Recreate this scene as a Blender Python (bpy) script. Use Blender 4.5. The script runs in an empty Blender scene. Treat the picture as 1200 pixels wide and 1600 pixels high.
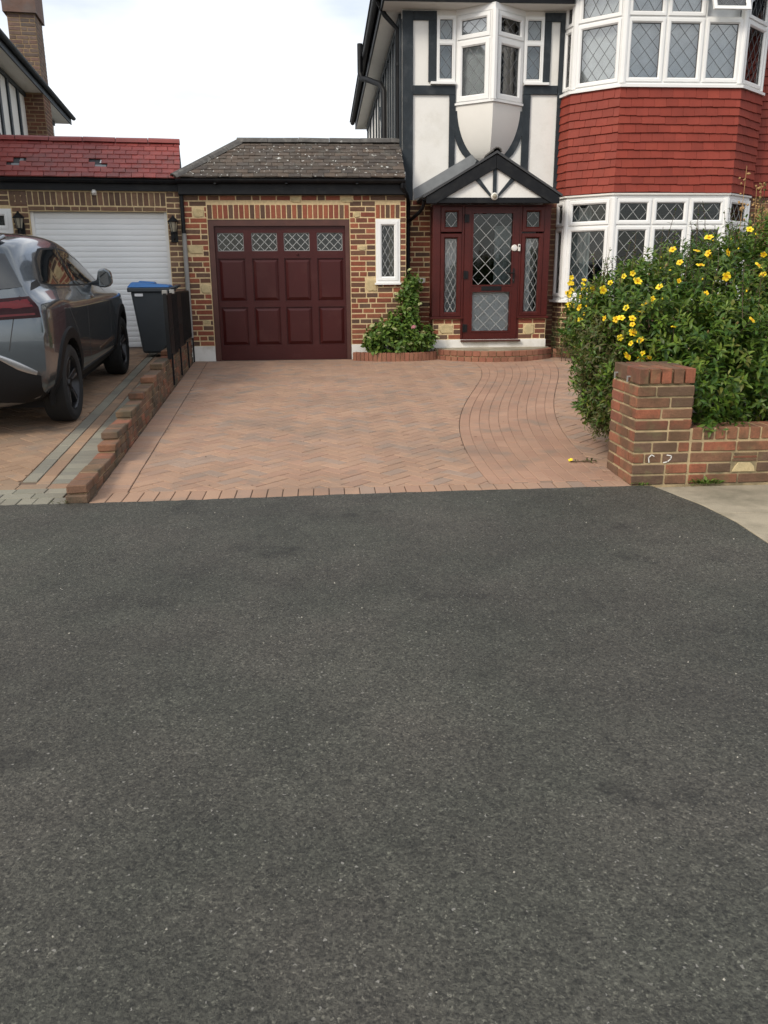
import bpy, bmesh, math, random
import numpy as np
from mathutils import Vector, Matrix
from mathutils.bvhtree import BVHTree
R = math.radians
random.seed(7)
RNG = np.random.default_rng(11)
SC = bpy.context.scene
COL = SC.collection

# ------------------------------------------------------------------ camera
PITCH, YAW, ROLL = R(16.0), R(4.0), 0.007
cam_data = bpy.data.cameras.new('camera')
cam = bpy.data.objects.new('camera', cam_data)
COL.objects.link(cam)
fw = Vector((math.sin(YAW) * math.cos(PITCH), math.cos(YAW) * math.cos(PITCH), -math.sin(PITCH)))
rt = Vector((math.cos(YAW), -math.sin(YAW), 0))
up = rt.cross(fw)
rt2 = rt * math.cos(ROLL) - up * math.sin(ROLL)
up2 = up * math.cos(ROLL) + rt * math.sin(ROLL)
m = Matrix((rt2, up2, -fw)).transposed().to_4x4()
m.translation = Vector((0, 0, 1.33))
cam.matrix_world = m
cam_data.sensor_fit = 'VERTICAL'
cam_data.sensor_height = 32.0
cam_data.lens = 1270.0 / 1600.0 * 32.0
cam_data.clip_start = 0.05
cam_data.clip_end = 1500
SC.camera = cam

# ------------------------------------------------------------------ world, sun, exposure
SUN_DIR = Vector((-0.60, -0.56, 0.66)).normalized()      # towards the sun (veiled)
world = bpy.data.worlds.new('World')
SC.world = world
world.use_nodes = True
wn, wl = world.node_tree.nodes, world.node_tree.links
wn.clear()
w_out = wn.new('ShaderNodeOutputWorld')
w_sky = wn.new('ShaderNodeTexSky'); w_sky.sky_type = 'NISHITA'; w_sky.sun_disc = False
w_sky.sun_elevation = math.asin(SUN_DIR.z)
w_sky.sun_rotation = math.atan2(SUN_DIR.x, SUN_DIR.y)
w_sky.air_density = 1.0; w_sky.dust_density = 2.0
w_b1 = wn.new('ShaderNodeBackground'); w_b1.inputs[1].default_value = 0.10
w_b2 = wn.new('ShaderNodeBackground'); w_b2.inputs[0].default_value = (0.985, 0.99, 1.0, 1)
w_b2.inputs[1].default_value = 0.88
w_mix = wn.new('ShaderNodeMixShader')
w_tc = wn.new('ShaderNodeTexCoord')
w_map = wn.new('ShaderNodeMapping'); w_map.inputs['Scale'].default_value = (1.3, 1.3, 4.5)
w_map.inputs['Rotation'].default_value = (0.0, R(24), 0.0)
w_noise = wn.new('ShaderNodeTexNoise'); w_noise.inputs['Scale'].default_value = 1.7
w_noise.inputs['Detail'].default_value = 6
w_ramp = wn.new('ShaderNodeMapRange')
w_ramp.inputs['From Min'].default_value = 0.40; w_ramp.inputs['From Max'].default_value = 0.66
w_ramp.inputs['To Min'].default_value = 0.30; w_ramp.inputs['To Max'].default_value = 1.0
wl.new(w_tc.outputs['Generated'], w_map.inputs['Vector'])
wl.new(w_map.outputs[0], w_noise.inputs['Vector'])
wl.new(w_noise.outputs['Fac'], w_ramp.inputs['Value'])
wl.new(w_ramp.outputs[0], w_mix.inputs[0])
wl.new(w_sky.outputs[0], w_b1.inputs[0])
wl.new(w_b1.outputs[0], w_mix.inputs[1])
wl.new(w_b2.outputs[0], w_mix.inputs[2])
wl.new(w_mix.outputs[0], w_out.inputs[0])

sun_data = bpy.data.lights.new('sun', 'SUN')
sun_data.energy = 1.5; sun_data.angle = R(18); sun_data.color = (1.0, 0.92, 0.80)
sun = bpy.data.objects.new('sun', sun_data)
sun.rotation_euler = (-SUN_DIR).to_track_quat('-Z', 'Y').to_euler()
sun.location = SUN_DIR * 30
COL.objects.link(sun)

SC.view_settings.view_transform = 'Standard'
SC.view_settings.look = 'None'
SC.view_settings.exposure = 0.68
SC.view_settings.gamma = 1.0
SC.view_settings.use_curve_mapping = False
SC.cycles.max_bounces = 6
SC.cycles.transparent_max_bounces = 12
SC.cycles.use_denoising = True

# ------------------------------------------------------------------ materials
def srgb(r, g, b):
    f = lambda c: (c / 255 / 12.92) if c / 255 <= 0.04045 else ((c / 255 + 0.055) / 1.055) ** 2.4
    return (f(r), f(g), f(b))

def mat(name, col, rough=0.6, var=0.12, nscale=6.0, bump=0.0, bscale=80.0, metallic=0.0, spec=0.5,
        piece=None, cols=None, fine=0.0, fscale=120.0, stain=None, stain_amt=0.0, stain_scale=2.5,
        stain_lo=0.52, stain_hi=0.66, coat=0.0, pvar=0.0, stain2=None):
    """Principled material. piece='object'/'island' picks a tone per piece from cols."""
    M = bpy.data.materials.new(name); M.use_nodes = True
    n, l = M.node_tree.nodes, M.node_tree.links
    b = n['Principled BSDF']
    b.inputs['Roughness'].default_value = rough
    b.inputs['Metallic'].default_value = metallic
    b.inputs['Specular IOR Level'].default_value = spec
    b.inputs['Coat Weight'].default_value = coat
    b.inputs['Coat Roughness'].default_value = 0.04
    geo = n.new('ShaderNodeNewGeometry')
    pos = geo.outputs['Position']
    rnd = None
    if piece == 'object':
        oi = n.new('ShaderNodeObjectInfo'); rnd = oi.outputs['Random']
    elif piece == 'island':
        rnd = geo.outputs['Random Per Island']
    if cols and rnd:
        cr = n.new('ShaderNodeValToRGB'); cr.color_ramp.interpolation = 'CONSTANT'
        el = cr.color_ramp.elements
        while len(el) < len(cols): el.new(0.5)
        for i, c in enumerate(cols):
            el[i].position = i / len(cols); el[i].color = (*c, 1)
        l.new(rnd, cr.inputs[0]); csock = cr.outputs[0]
    else:
        rgb = n.new('ShaderNodeRGB'); rgb.outputs[0].default_value = (*col, 1); csock = rgb.outputs[0]
    def addmath(op, a, bb):
        x = n.new('ShaderNodeMath'); x.operation = op
        for i, v in enumerate((a, bb)):
            if isinstance(v, (int, float)): x.inputs[i].default_value = v
            else: l.new(v, x.inputs[i])
        return x.outputs[0]
    val = None
    def mulval(fac, amt):
        nonlocal val
        s = addmath('ADD', addmath('MULTIPLY', addmath('SUBTRACT', fac, 0.5), 2 * amt), 1.0)
        val = s if val is None else addmath('MULTIPLY', val, s)
    if var:
        t = n.new('ShaderNodeTexNoise'); t.inputs['Scale'].default_value = nscale; t.inputs['Detail'].default_value = 5
        l.new(pos, t.inputs['Vector']); mulval(t.outputs['Fac'], var * 1.6)
    if fine:
        t = n.new('ShaderNodeTexNoise'); t.inputs['Scale'].default_value = fscale; t.inputs['Detail'].default_value = 3
        l.new(pos, t.inputs['Vector']); mulval(t.outputs['Fac'], fine * 2)
    if pvar and rnd:
        f = addmath('FRACT', addmath('MULTIPLY', rnd, 17.37), 0); mulval(f, pvar)
    if val is not None:
        hs = n.new('ShaderNodeHueSaturation'); l.new(val, hs.inputs['Value']); l.new(csock, hs.inputs['Color'])
        csock = hs.outputs[0]
    if stain:
        t = n.new('ShaderNodeTexNoise'); t.inputs['Scale'].default_value = stain_scale; t.inputs['Detail'].default_value = 7
        t.inputs['Roughness'].default_value = 0.65
        l.new(pos, t.inputs['Vector'])
        mr = n.new('ShaderNodeMapRange'); mr.inputs['From Min'].default_value = stain_lo
        mr.inputs['From Max'].default_value = stain_hi; mr.inputs['To Max'].default_value = stain_amt
        l.new(t.outputs['Fac'], mr.inputs['Value'])
        mx = n.new('ShaderNodeMix'); mx.data_type = 'RGBA'
        l.new(mr.outputs[0], mx.inputs['Factor']); l.new(csock, mx.inputs['A']); mx.inputs['B'].default_value = (*stain, 1)
        csock = mx.outputs['Result']
    if stain2:
        c2, sc2, lo2, hi2, am2 = stain2
        t = n.new('ShaderNodeTexNoise'); t.inputs['Scale'].default_value = sc2; t.inputs['Detail'].default_value = 3
        l.new(pos, t.inputs['Vector'])
        mr = n.new('ShaderNodeMapRange'); mr.inputs['From Min'].default_value = lo2
        mr.inputs['From Max'].default_value = hi2; mr.inputs['To Max'].default_value = am2
        l.new(t.outputs['Fac'], mr.inputs['Value'])
        mx = n.new('ShaderNodeMix'); mx.data_type = 'RGBA'
        l.new(mr.outputs[0], mx.inputs['Factor']); l.new(csock, mx.inputs['A']); mx.inputs['B'].default_value = (*c2, 1)
        csock = mx.outputs['Result']
    l.new(csock, b.inputs['Base Color'])
    if bump:
        t = n.new('ShaderNodeTexNoise'); t.inputs['Scale'].default_value = bscale; t.inputs['Detail'].default_value = 4
        l.new(pos, t.inputs['Vector'])
        bp = n.new('ShaderNodeBump'); bp.inputs['Strength'].default_value = bump; bp.inputs['Distance'].default_value = 0.004
        l.new(t.outputs['Fac'], bp.inputs['Height']); l.new(bp.outputs[0], b.inputs['Normal'])
    return M

def glass(name, tint=(0.75, 0.8, 0.8), refl=0.10):
    M = bpy.data.materials.new(name); M.use_nodes = True
    n, l = M.node_tree.nodes, M.node_tree.links
    n.clear()
    o = n.new('ShaderNodeOutputMaterial'); mx = n.new('ShaderNodeMixShader')
    tr = n.new('ShaderNodeBsdfTransparent'); tr.inputs[0].default_value = (*tint, 1)
    gl = n.new('ShaderNodeBsdfGlossy'); gl.inputs['Roughness'].default_value = 0.02
    lw = n.new('ShaderNodeFresnel'); lw.inputs['IOR'].default_value = 1.5
    ad = n.new('ShaderNodeMath'); ad.operation = 'ADD'; ad.inputs[1].default_value = refl
    geo = n.new('ShaderNodeNewGeometry'); t = n.new('ShaderNodeTexNoise'); t.inputs['Scale'].default_value = 3.0
    bp = n.new('ShaderNodeBump'); bp.inputs['Strength'].default_value = 0.05; bp.inputs['Distance'].default_value = 0.01
    l.new(geo.outputs['Position'], t.inputs['Vector']); l.new(t.outputs['Fac'], bp.inputs['Height'])
    l.new(bp.outputs[0], gl.inputs['Normal'])
    l.new(lw.outputs[0], ad.inputs[0]); l.new(ad.outputs[0], mx.inputs[0])
    l.new(tr.outputs[0], mx.inputs[1]); l.new(gl.outputs[0], mx.inputs[2]); l.new(mx.outputs[0], o.inputs[0])
    return M

def leafmat(name, cols, rough=0.45, trans=0.3):
    M = mat(name, cols[0], rough=rough, var=0.1, nscale=3, piece='island', cols=cols, pvar=0.22, spec=0.4)
    n, l = M.node_tree.nodes, M.node_tree.links
    b = n['Principled BSDF']; out = [x for x in n if x.type == 'OUTPUT_MATERIAL'][0]
    t = n.new('ShaderNodeBsdfTranslucent'); mx = n.new('ShaderNodeMixShader'); mx.inputs[0].default_value = trans
    src = b.inputs['Base Color'].links[0].from_socket
    l.new(src, t.inputs['Color']); l.new(b.outputs[0], mx.inputs[1]); l.new(t.outputs[0], mx.inputs[2])
    l.new(mx.outputs[0], out.inputs[0])
    return M

def asphalt(name):
    M = bpy.data.materials.new(name); M.use_nodes = True
    n, l = M.node_tree.nodes, M.node_tree.links
    b = n['Principled BSDF']
    geo = n.new('ShaderNodeNewGeometry'); pos = geo.outputs['Position']
    def noise(s, d=4, r=0.55):
        t = n.new('ShaderNodeTexNoise'); t.inputs['Scale'].default_value = s; t.inputs['Detail'].default_value = d
        t.inputs['Roughness'].default_value = r
        l.new(pos, t.inputs['Vector']); return t.outputs['Fac']
    def mr(v, a, bb, c, d):
        x = n.new('ShaderNodeMapRange'); l.new(v, x.inputs['Value'])
        for k, q in zip(('From Min', 'From Max', 'To Min', 'To Max'), (a, bb, c, d)): x.inputs[k].default_value = q
        return x.outputs[0]
    def mth(op, a, bb):
        x = n.new('ShaderNodeMath'); x.operation = op
        for i, v in enumerate((a, bb)):
            if isinstance(v, (int, float)): x.inputs[i].default_value = v
            else: l.new(v, x.inputs[i])
        return x.outputs[0]
    # warped lookup so the chippings are irregular rather than round cells
    wv = n.new('ShaderNodeTexNoise'); wv.inputs['Scale'].default_value = 95; wv.inputs['Detail'].default_value = 2
    l.new(pos, wv.inputs['Vector'])
    wm = n.new('ShaderNodeVectorMath'); wm.operation = 'MULTIPLY_ADD'; wm.inputs[1].default_value = (.012, .012, .012)
    l.new(wv.outputs['Color'], wm.inputs[0]); l.new(pos, wm.inputs[2]); wpos = wm.outputs[0]
    def voro(sc):
        vo = n.new('ShaderNodeTexVoronoi'); vo.inputs['Scale'].default_value = sc; l.new(wpos, vo.inputs['Vector'])
        sp = n.new('ShaderNodeSeparateColor'); l.new(vo.outputs['Color'], sp.inputs[0]); return vo, sp
    vo, sep = voro(185); vo2, sep2 = voro(88)
    grain = mr(sep.outputs[0], 0, 1, 0.55, 1.38)
    grain2 = mr(sep2.outputs[0], 0.0, 1.0, 0.78, 1.20)
    fleck = mr(sep.outputs[2], 0.86, 0.97, 1.0, 2.1)
    pit = mr(noise(120, 3, 0.6), 0.33, 0.50, 0.42, 1.05)
    patch = mr(noise(0.62, 6, 0.6), 0.34, 0.66, 0.70, 1.24)
    patch2 = mr(noise(3.6, 5), 0.3, 0.7, 0.86, 1.13)
    scuff = mr(noise(1.7, 9, 0.72), 0.57, 0.66, 1.0, 0.52)
    v = mth('MULTIPLY', mth('MULTIPLY', mth('MULTIPLY', grain, grain2), mth('MULTIPLY', pit, fleck)), mth('MULTIPLY', patch, mth('MULTIPLY', patch2, scuff)))
    cr = n.new('ShaderNodeMix'); cr.data_type = 'RGBA'
    cr.inputs['A'].default_value = (0.0585, 0.0585, 0.0455, 1); cr.inputs['B'].default_value = (0.062, 0.058, 0.0465, 1)
    l.new(mr(noise(1.3, 3), 0.4, 0.6, 0, 1), cr.inputs['Factor'])
    hs = n.new('ShaderNodeHueSaturation'); l.new(cr.outputs['Result'], hs.inputs['Color']); l.new(v, hs.inputs['Value'])
    white = mr(sep.outputs[1], 0.9955, 0.9975, 0, 0.8)
    mx = n.new('ShaderNodeMix'); mx.data_type = 'RGBA'; l.new(white, mx.inputs['Factor'])
    l.new(hs.outputs[0], mx.inputs['A']); mx.inputs['B'].default_value = (0.26, 0.25, 0.22, 1)
    l.new(mx.outputs['Result'], b.inputs['Base Color'])
    b.inputs['Roughness'].default_value = 0.60
    b.inputs['Specular IOR Level'].default_value = 0.45
    h = mth('ADD', mth('MULTIPLY', noise(170, 4, 0.65), 0.9), mth('MULTIPLY', sep.outputs[0], 0.35))
    h2 = mth('ADD', h, mth('MULTIPLY', noise(60, 3), 0.9))
    bp = n.new('ShaderNodeBump'); bp.inputs['Strength'].default_value = 0.85; bp.inputs['Distance'].default_value = 0.006
    l.new(h2, bp.inputs['Height']); l.new(bp.outputs[0], b.inputs['Normal'])
    return M

MT = {}
MT['asphalt'] = asphalt('tarmac')
MT['ground'] = mat('earth', (0.07, 0.065, 0.055), 0.95, 0.3, 3)
MT['soil'] = mat('soil', (0.035, 0.025, 0.017), 0.95, 0.4, 14, bump=0.8, bscale=40)
MT['concrete'] = mat('concrete_slab', (0.31, 0.265, 0.19), 0.9, 0.22, 3.0, bump=0.35, bscale=90, fine=0.18, fscale=160,
                     stain=(0.13, 0.115, 0.075), stain_amt=0.75, stain_scale=2.6, stain_lo=.45, stain_hi=.68, pvar=0.1, piece='object')
PAVE = [(0.34, 0.212, 0.140), (0.355, 0.224, 0.150), (0.328, 0.202, 0.135), (0.345, 0.216, 0.145), (0.328, 0.212, 0.150),
        (0.355, 0.222, 0.147), (0.295, 0.208, 0.155), (0.338, 0.205, 0.139)]
kw = dict(rough=0.88, var=0.16, nscale=1.6, bump=0.4, bscale=220, fine=0.12, fscale=260, pvar=0.05,
          stain=(0.18, 0.14, 0.11), stain_amt=0.5, stain_scale=0.9, stain2=((0.20, 0.165, 0.13), 4.5, 0.56, 0.72, 0.55))
MT['pave_o'] = mat('paving_block', PAVE[0], piece='object', cols=PAVE, **kw)
MT['pave_i'] = mat('paving_blocks', PAVE[0], piece='island', cols=PAVE, **kw)
PATHC = [(0.345, 0.205, 0.137), (0.36, 0.217, 0.146), (0.335, 0.196, 0.132), (0.352, 0.21, 0.141)]
MT['path_o'] = mat('path_block', PATHC[0], piece='object', cols=PATHC, **kw)
MT['path_i'] = mat('path_blocks', PATHC[0], piece='island', cols=PATHC, **kw)
GREYB = [(0.205, 0.195, 0.15), (0.235, 0.22, 0.17), (0.185, 0.175, 0.14), (0.215, 0.20, 0.155)]
MT['grey_o'] = mat('grey_block', GREYB[0], piece='object', cols=GREYB, **kw)
NORB = [(0.29, 0.185, 0.115), (0.26, 0.165, 0.105), (0.31, 0.20, 0.125), (0.25, 0.17, 0.11)]
MT['nbr_o'] = mat('orange_block', NORB[0], piece='object', cols=NORB, **kw)
MT['nbr_i'] = mat('orange_blocks', NORB[0], piece='island', cols=NORB, **kw)
MT['joint_path'] = mat('pale_joint_sand', (0.22, 0.15, 0.105), 0.95, 0.3, 5)
MT['joint'] = mat('joint_sand', (0.13, 0.088, 0.06), 0.95, 0.3, 5)
BR = [(0.235, 0.068, 0.036), (0.20, 0.058, 0.034), (0.26, 0.082, 0.042), (0.13, 0.062, 0.037), (0.115, 0.066, 0.043),
      (0.22, 0.065, 0.036), (0.165, 0.060, 0.036), (0.25, 0.088, 0.048), (0.10, 0.055, 0.037)]
MT['brick'] = mat('brick', BR[0], 0.9, 0.2, 22, bump=0.7, bscale=120, piece='object', cols=BR, pvar=0.14, fine=0.14, fscale=90)
BRD = [(0.13, 0.055, 0.033), (0.15, 0.06, 0.036), (0.105, 0.052, 0.035), (0.12, 0.06, 0.04), (0.16, 0.07, 0.04)]
MT['brick_dark'] = mat('brown_brick', BRD[0], 0.9, 0.22, 22, bump=0.7, bscale=120, piece='object', cols=BRD, pvar=0.16, fine=0.14)
BRC = [(0.15, 0.10, 0.078), (0.17, 0.115, 0.09), (0.13, 0.095, 0.078), (0.18, 0.11, 0.085)]
MT['brick_chim'] = mat('grey_brown_brick', BRC[0], 0.9, 0.25, 12, bump=0.6, bscale=120, piece='object', cols=BRC, pvar=0.14, stain=(.13, .125, .12), stain_amt=.6, stain_scale=1.6)  # greyer brick tones with random patches of neutral grey
BRI = [(0.15, 0.09, 0.058), (0.18, 0.10, 0.063), (0.13, 0.08, 0.055), (0.19, 0.115, 0.07)]
MT['brick_nbr'] = mat('pale_brown_brick', BRI[0], 0.9, 0.2, 22, bump=0.6, bscale=120, piece='object', cols=BRI, pvar=0.16)
BRW = [(0.25, 0.085, 0.045), (0.23, 0.10, 0.053), (0.15, 0.08, 0.046), (0.26, 0.10, 0.053), (0.18, 0.09, 0.05), (0.21, 0.075, 0.045), (0.12, 0.072, 0.046)]
MT['brick_wall'] = mat('weathered_brick', BRW[0], 0.92, 0.28, 14, bump=0.9, bscale=90, piece='object', cols=BRW, pvar=0.14,
                       fine=0.18, fscale=70, stain=(0.095, 0.058, 0.030), stain_amt=0.75, stain_scale=4.5, stain_lo=0.44, stain_hi=0.62,
                       stain2=((0.14, 0.13, 0.06), 7.0, 0.60, 0.70, 0.5))
BRS = [(0.16, 0.085, 0.05), (0.20, 0.095, 0.052), (0.13, 0.08, 0.05), (0.21, 0.08, 0.043), (0.18, 0.11, 0.06)]
MT['brick_low'] = mat('old_brick', BRS[0], 0.92, 0.25, 16, bump=0.9, bscale=90, piece='object', cols=BRS, pvar=0.16,
                      fine=0.18, stain=(0.05, 0.045, 0.028), stain_amt=0.8, stain_scale=4.0, stain_lo=.45, stain_hi=.6)
BRSTEP = [(0.26, 0.115, 0.068), (0.23, 0.10, 0.06), (0.28, 0.13, 0.078), (0.25, 0.10, 0.062)]
MT['brick_step'] = mat('step_brick', BRSTEP[0], 0.9, 0.18, 14, bump=0.5, bscale=90, piece='object', cols=BRSTEP, pvar=0.12)
MT['mortar'] = mat('cream_mortar', (0.60, 0.46, 0.26), 0.95, 0.2, 25, bump=0.7, bscale=160, fine=0.15, fscale=200)
MT['mortar_dark'] = mat('brown_mortar', (0.30, 0.21, 0.12), 0.95, 0.25, 25, bump=0.7, bscale=160)
MT['mortar_wall'] = mat('weathered_mortar', (0.42, 0.32, 0.18), 0.95, 0.35, 12, bump=0.8, bscale=120, stain=(0.09, 0.085, 0.05), stain_amt=0.7)
MT['stone'] = mat('cream_stone', (0.50, 0.40, 0.22), 0.9, 0.3, 9, bump=0.9, bscale=40, fine=0.15, stain=(0.24, 0.17, 0.08), stain_amt=0.6, stain_scale=9)
MT['plinth'] = mat('white_masonry_paint', (0.76, 0.74, 0.69), 0.85, 0.08, 4, bump=0.35, bscale=60, stain=(0.35, 0.31, 0.23), stain_amt=0.45, stain_scale=2.5)
MT['render'] = mat('white_render', (0.78, 0.765, 0.72), 0.9, 0.05, 3, bump=0.6, bscale=45, fine=0.03, stain=(0.55, 0.52, 0.45), stain_amt=0.35, stain_scale=1.6)
MT['smooth_white'] = mat('smooth_white_paint', (0.72, 0.70, 0.65), 0.55, 0.05, 3, bump=0.15, bscale=30)
MT['timber'] = mat('blue_black_timber', (0.021, 0.028, 0.034), 0.6, 0.3, 7, bump=0.5, bscale=60, fine=0.25, fscale=70, stain=(0.075, 0.08, 0.085), stain_amt=0.4, stain_scale=6, spec=.3)
MT['black'] = mat('black_paint', (0.007, 0.0075, 0.009), 0.5, 0.3, 6, bump=0.25, bscale=50, spec=.25, stain=(.03, .03, .028), stain_amt=.4, stain_scale=5)
MT['black_plastic'] = mat('black_plastic', (0.008, 0.0085, 0.009), 0.5, 0.2, 8, spec=.25)
MT['upvc'] = mat('white_upvc', (0.80, 0.80, 0.78), 0.32, 0.03, 5, spec=0.5)
MT['gasket'] = mat('gasket', (0.03, 0.03, 0.03), 0.7, 0.1)
MT['lead'] = mat('lead_strip', (0.12, 0.125, 0.13), 0.55, 0.15, 30)
MT['lead_white'] = mat('pale_lead_strip', (0.36, 0.37, 0.36), 0.5, 0.1, 30)
MT['glass'] = glass('window_glass', (0.88, 0.9, 0.9), 0.02)
MT['glass_up'] = glass('sky_reflecting_glass', (0.88, 0.9, 0.9), 0.10)
MT['glass_dark'] = glass('dim_glass', (0.7, 0.74, 0.74), 0.0)
MT['net'] = mat('net_curtain', (0.82, 0.83, 0.84), 0.95, 0.14, 9)
MT['room'] = mat('darkened_room_plaster', (0.055, 0.052, 0.048), 0.95, 0.1, 2)  # near-black: indoor dimness is put into the wall colour so panes look dark
MT['maroon'] = mat('maroon_paint', (0.052, 0.0078, 0.0070), 0.38, 0.12, 2.5, bump=0.12, bscale=14, stain=(0.085, 0.028, 0.022), stain_amt=0.3, stain_scale=3, spec=.32)
MT['rosewood'] = mat('rosewood_upvc', (0.064, 0.0095, 0.0070), 0.4, 0.25, 4, fine=0.2, fscale=50, spec=.32)
MT['rose_frame'] = mat('red_brown_timber', (0.075, 0.026, 0.018), 0.5, 0.25, 7)
TL = [(0.072, 0.058, 0.046), (0.082, 0.064, 0.050), (0.064, 0.053, 0.045), (0.09, 0.068, 0.052), (0.076, 0.062, 0.052)]
MT['roof_tile'] = mat('brown_roof_tile', TL[0], 0.92, 0.25, 9, bump=0.7, bscale=80, piece='object', cols=TL, pvar=0.16, fine=0.2,
                      stain=(0.115, 0.11, 0.095), stain_amt=0.5, stain_scale=6, stain2=((0.62, 0.62, 0.58), 21, 0.655, 0.69, 0.9))
MT['ridge_tile'] = mat('grey_ridge_tile', (0.085, 0.08, 0.074), 0.9, 0.3, 9, bump=0.6, bscale=60, stain=(0.20, 0.19, 0.17), stain_amt=0.5, stain_scale=9,
                       stain2=((0.5, 0.5, 0.47), 22, 0.69, 0.74, 0.8))
HT = [(0.24, 0.040, 0.024), (0.25, 0.044, 0.026), (0.23, 0.039, 0.024), (0.245, 0.043, 0.027)]
MT['hung_tile'] = mat('red_painted_tile', HT[0], 0.65, 0.14, 4, spec=.3, bump=0.25, bscale=50, piece='object', cols=HT, pvar=0.10, fine=0.05)
NT = [(0.22, 0.040, 0.033), (0.235, 0.044, 0.036), (0.205, 0.038, 0.032), (0.24, 0.048, 0.038), (0.21, 0.043, 0.036)]
MT['nbr_tile'] = mat('worn_red_tile', NT[0], 0.5, 0.2, 7, bump=0.4, bscale=60, piece='object', cols=NT, pvar=0.12, fine=0.1,
                     stain=(0.10, 0.055, 0.05), stain_amt=0.45, stain_scale=3)
MT['flashing'] = mat('lead_flashing', (0.21, 0.22, 0.225), 0.55, 0.2, 8, bump=0.3, bscale=30)
MT['roof_felt'] = mat('dark_slate_roof', (0.05, 0.052, 0.055), 0.85, 0.2, 8, bump=0.4, bscale=40)
MT['door_slat'] = mat('white_door_slat', (0.82, 0.83, 0.82), 0.4, 0.05, 2)
MT['grey_pipe'] = mat('grey_pipe', (0.24, 0.235, 0.22), 0.6, 0.15, 5)
MT['bin'] = mat('dark_grey_bin_plastic', (0.035, 0.042, 0.048), 0.55, 0.1, 5, bump=0.2, bscale=150)
MT['bin_lid'] = mat('blue_lid_plastic', (0.02, 0.13, 0.36), 0.4, 0.08, 5)
MT['label_white'] = mat('white_sticker', (0.7, 0.7, 0.7), 0.6, 0.1, 30)
MT['paint_car'] = mat('gunmetal_car_paint', (0.105, 0.122, 0.135), 0.22, 0.02, 3, metallic=0.7, coat=1.0)
MT['car_glass'] = mat('tinted_car_glass', (0.012, 0.015, 0.017), 0.03, 0.02, 3, spec=0.7, coat=0.5)
MT['cladding'] = mat('black_cladding', (0.007, 0.007, 0.0075), 0.6, 0.1, 20, bump=0.2, bscale=300, spec=.2)
MT['tyre'] = mat('tyre_rubber', (0.008, 0.008, 0.008), 0.8, 0.15, 20, bump=0.3, bscale=90)
MT['rim'] = mat('dark_alloy', (0.03, 0.03, 0.032), 0.28, 0.1, 5, metallic=0.7)
MT['rim_cut'] = mat('machined_alloy', (0.42, 0.42, 0.43), 0.25, 0.05, 5, metallic=0.9)
MT['tail'] = mat('red_light_lens', (0.075, 0.003, 0.005), 0.15, 0.25, 30, spec=.35)
MT['tail_dark'] = mat('smoked_lens', (0.018, 0.003, 0.004), 0.2, 0.3, 25, spec=.2)
MT['chrome'] = mat('chrome', (0.6, 0.6, 0.6), 0.15, 0.0, metallic=1.0)
MT['white_metal'] = mat('white_fitting', (0.72, 0.70, 0.64), 0.4, 0.05)
MT['brass_glass'] = mat('lantern_glass', (0.30, 0.27, 0.20), 0.2, 0.2, 20)
MT['pot'] = mat('grey_planter', (0.14, 0.14, 0.135), 0.6, 0.15, 8)
MT['leaf_h'] = leafmat('rose_of_sharon_leaf', [(0.075, 0.15, 0.018), (0.054, 0.12, 0.016), (0.105, 0.175, 0.018), (0.04, 0.095, 0.015), (0.086, 0.14, 0.018), (0.075, 0.11, 0.022)])
MT['leaf_n'] = leafmat('young_leaf', [(0.13, 0.20, 0.024), (0.10, 0.175, 0.02), (0.15, 0.205, 0.028), (0.085, 0.155, 0.02), (0.16, 0.17, 0.03)])
MT['leaf_o'] = leafmat('olive_leaf', [(0.09, 0.105, 0.03), (0.11, 0.11, 0.035), (0.07, 0.10, 0.026), (0.12, 0.10, 0.04)])
MT['leaf_y'] = leafmat('hydrangea_leaf', [(0.09, 0.165, 0.026), (0.12, 0.20, 0.034), (0.07, 0.14, 0.022), (0.15, 0.215, 0.04)])
MT['leaf_f'] = leafmat('fine_leaf', [(0.055, 0.085, 0.022), (0.07, 0.095, 0.026), (0.042, 0.07, 0.02)])
MT['stem'] = mat('woody_stem', (0.075, 0.05, 0.028), 0.85, 0.3, 20)
MT['bud'] = mat('bud', (0.16, 0.11, 0.03), 0.6, 0.3, 30)
MT['petal'] = mat('yellow_petal', (0.80, 0.50, 0.012), 0.55, 0.12, 60, piece='object', cols=[(0.84, 0.62, 0.012), (0.82, 0.55, 0.010), (0.86, 0.66, 0.02)])
MT['stamen'] = mat('orange_stamen', (0.70, 0.40, 0.02), 0.7, 0.2, 80)
MT['bloom'] = mat('pale_green_bloom', (0.42, 0.45, 0.20), 0.7, 0.25, 60)
MT['bloom_pink'] = mat('pink_bloom', (0.45, 0.17, 0.20), 0.7, 0.25, 60)
MT['straw'] = mat('dry_straw', (0.36, 0.22, 0.09), 0.85, 0.3, 20)

# ------------------------------------------------------------------ geometry helpers
OFF = {}          # object -> its origin in the frame its thing is built in

def set_props(o, label=None, cat=None, group=None, kind=None):
    if label: o['label'] = label
    if cat: o['category'] = cat
    if group: o['group'] = group
    if kind: o['kind'] = kind
    return o

def thing(name, loc, label, cat, rot=(0, 0, 0), group=None, local=False, kind=None):
    o = bpy.data.objects.new(name, None); COL.objects.link(o)
    o.empty_display_size = 0.2
    o.location = loc; o.rotation_euler = rot
    OFF[o] = Vector((0, 0, 0)) if local else Vector(loc)
    return set_props(o, label, cat, group, kind)

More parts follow.
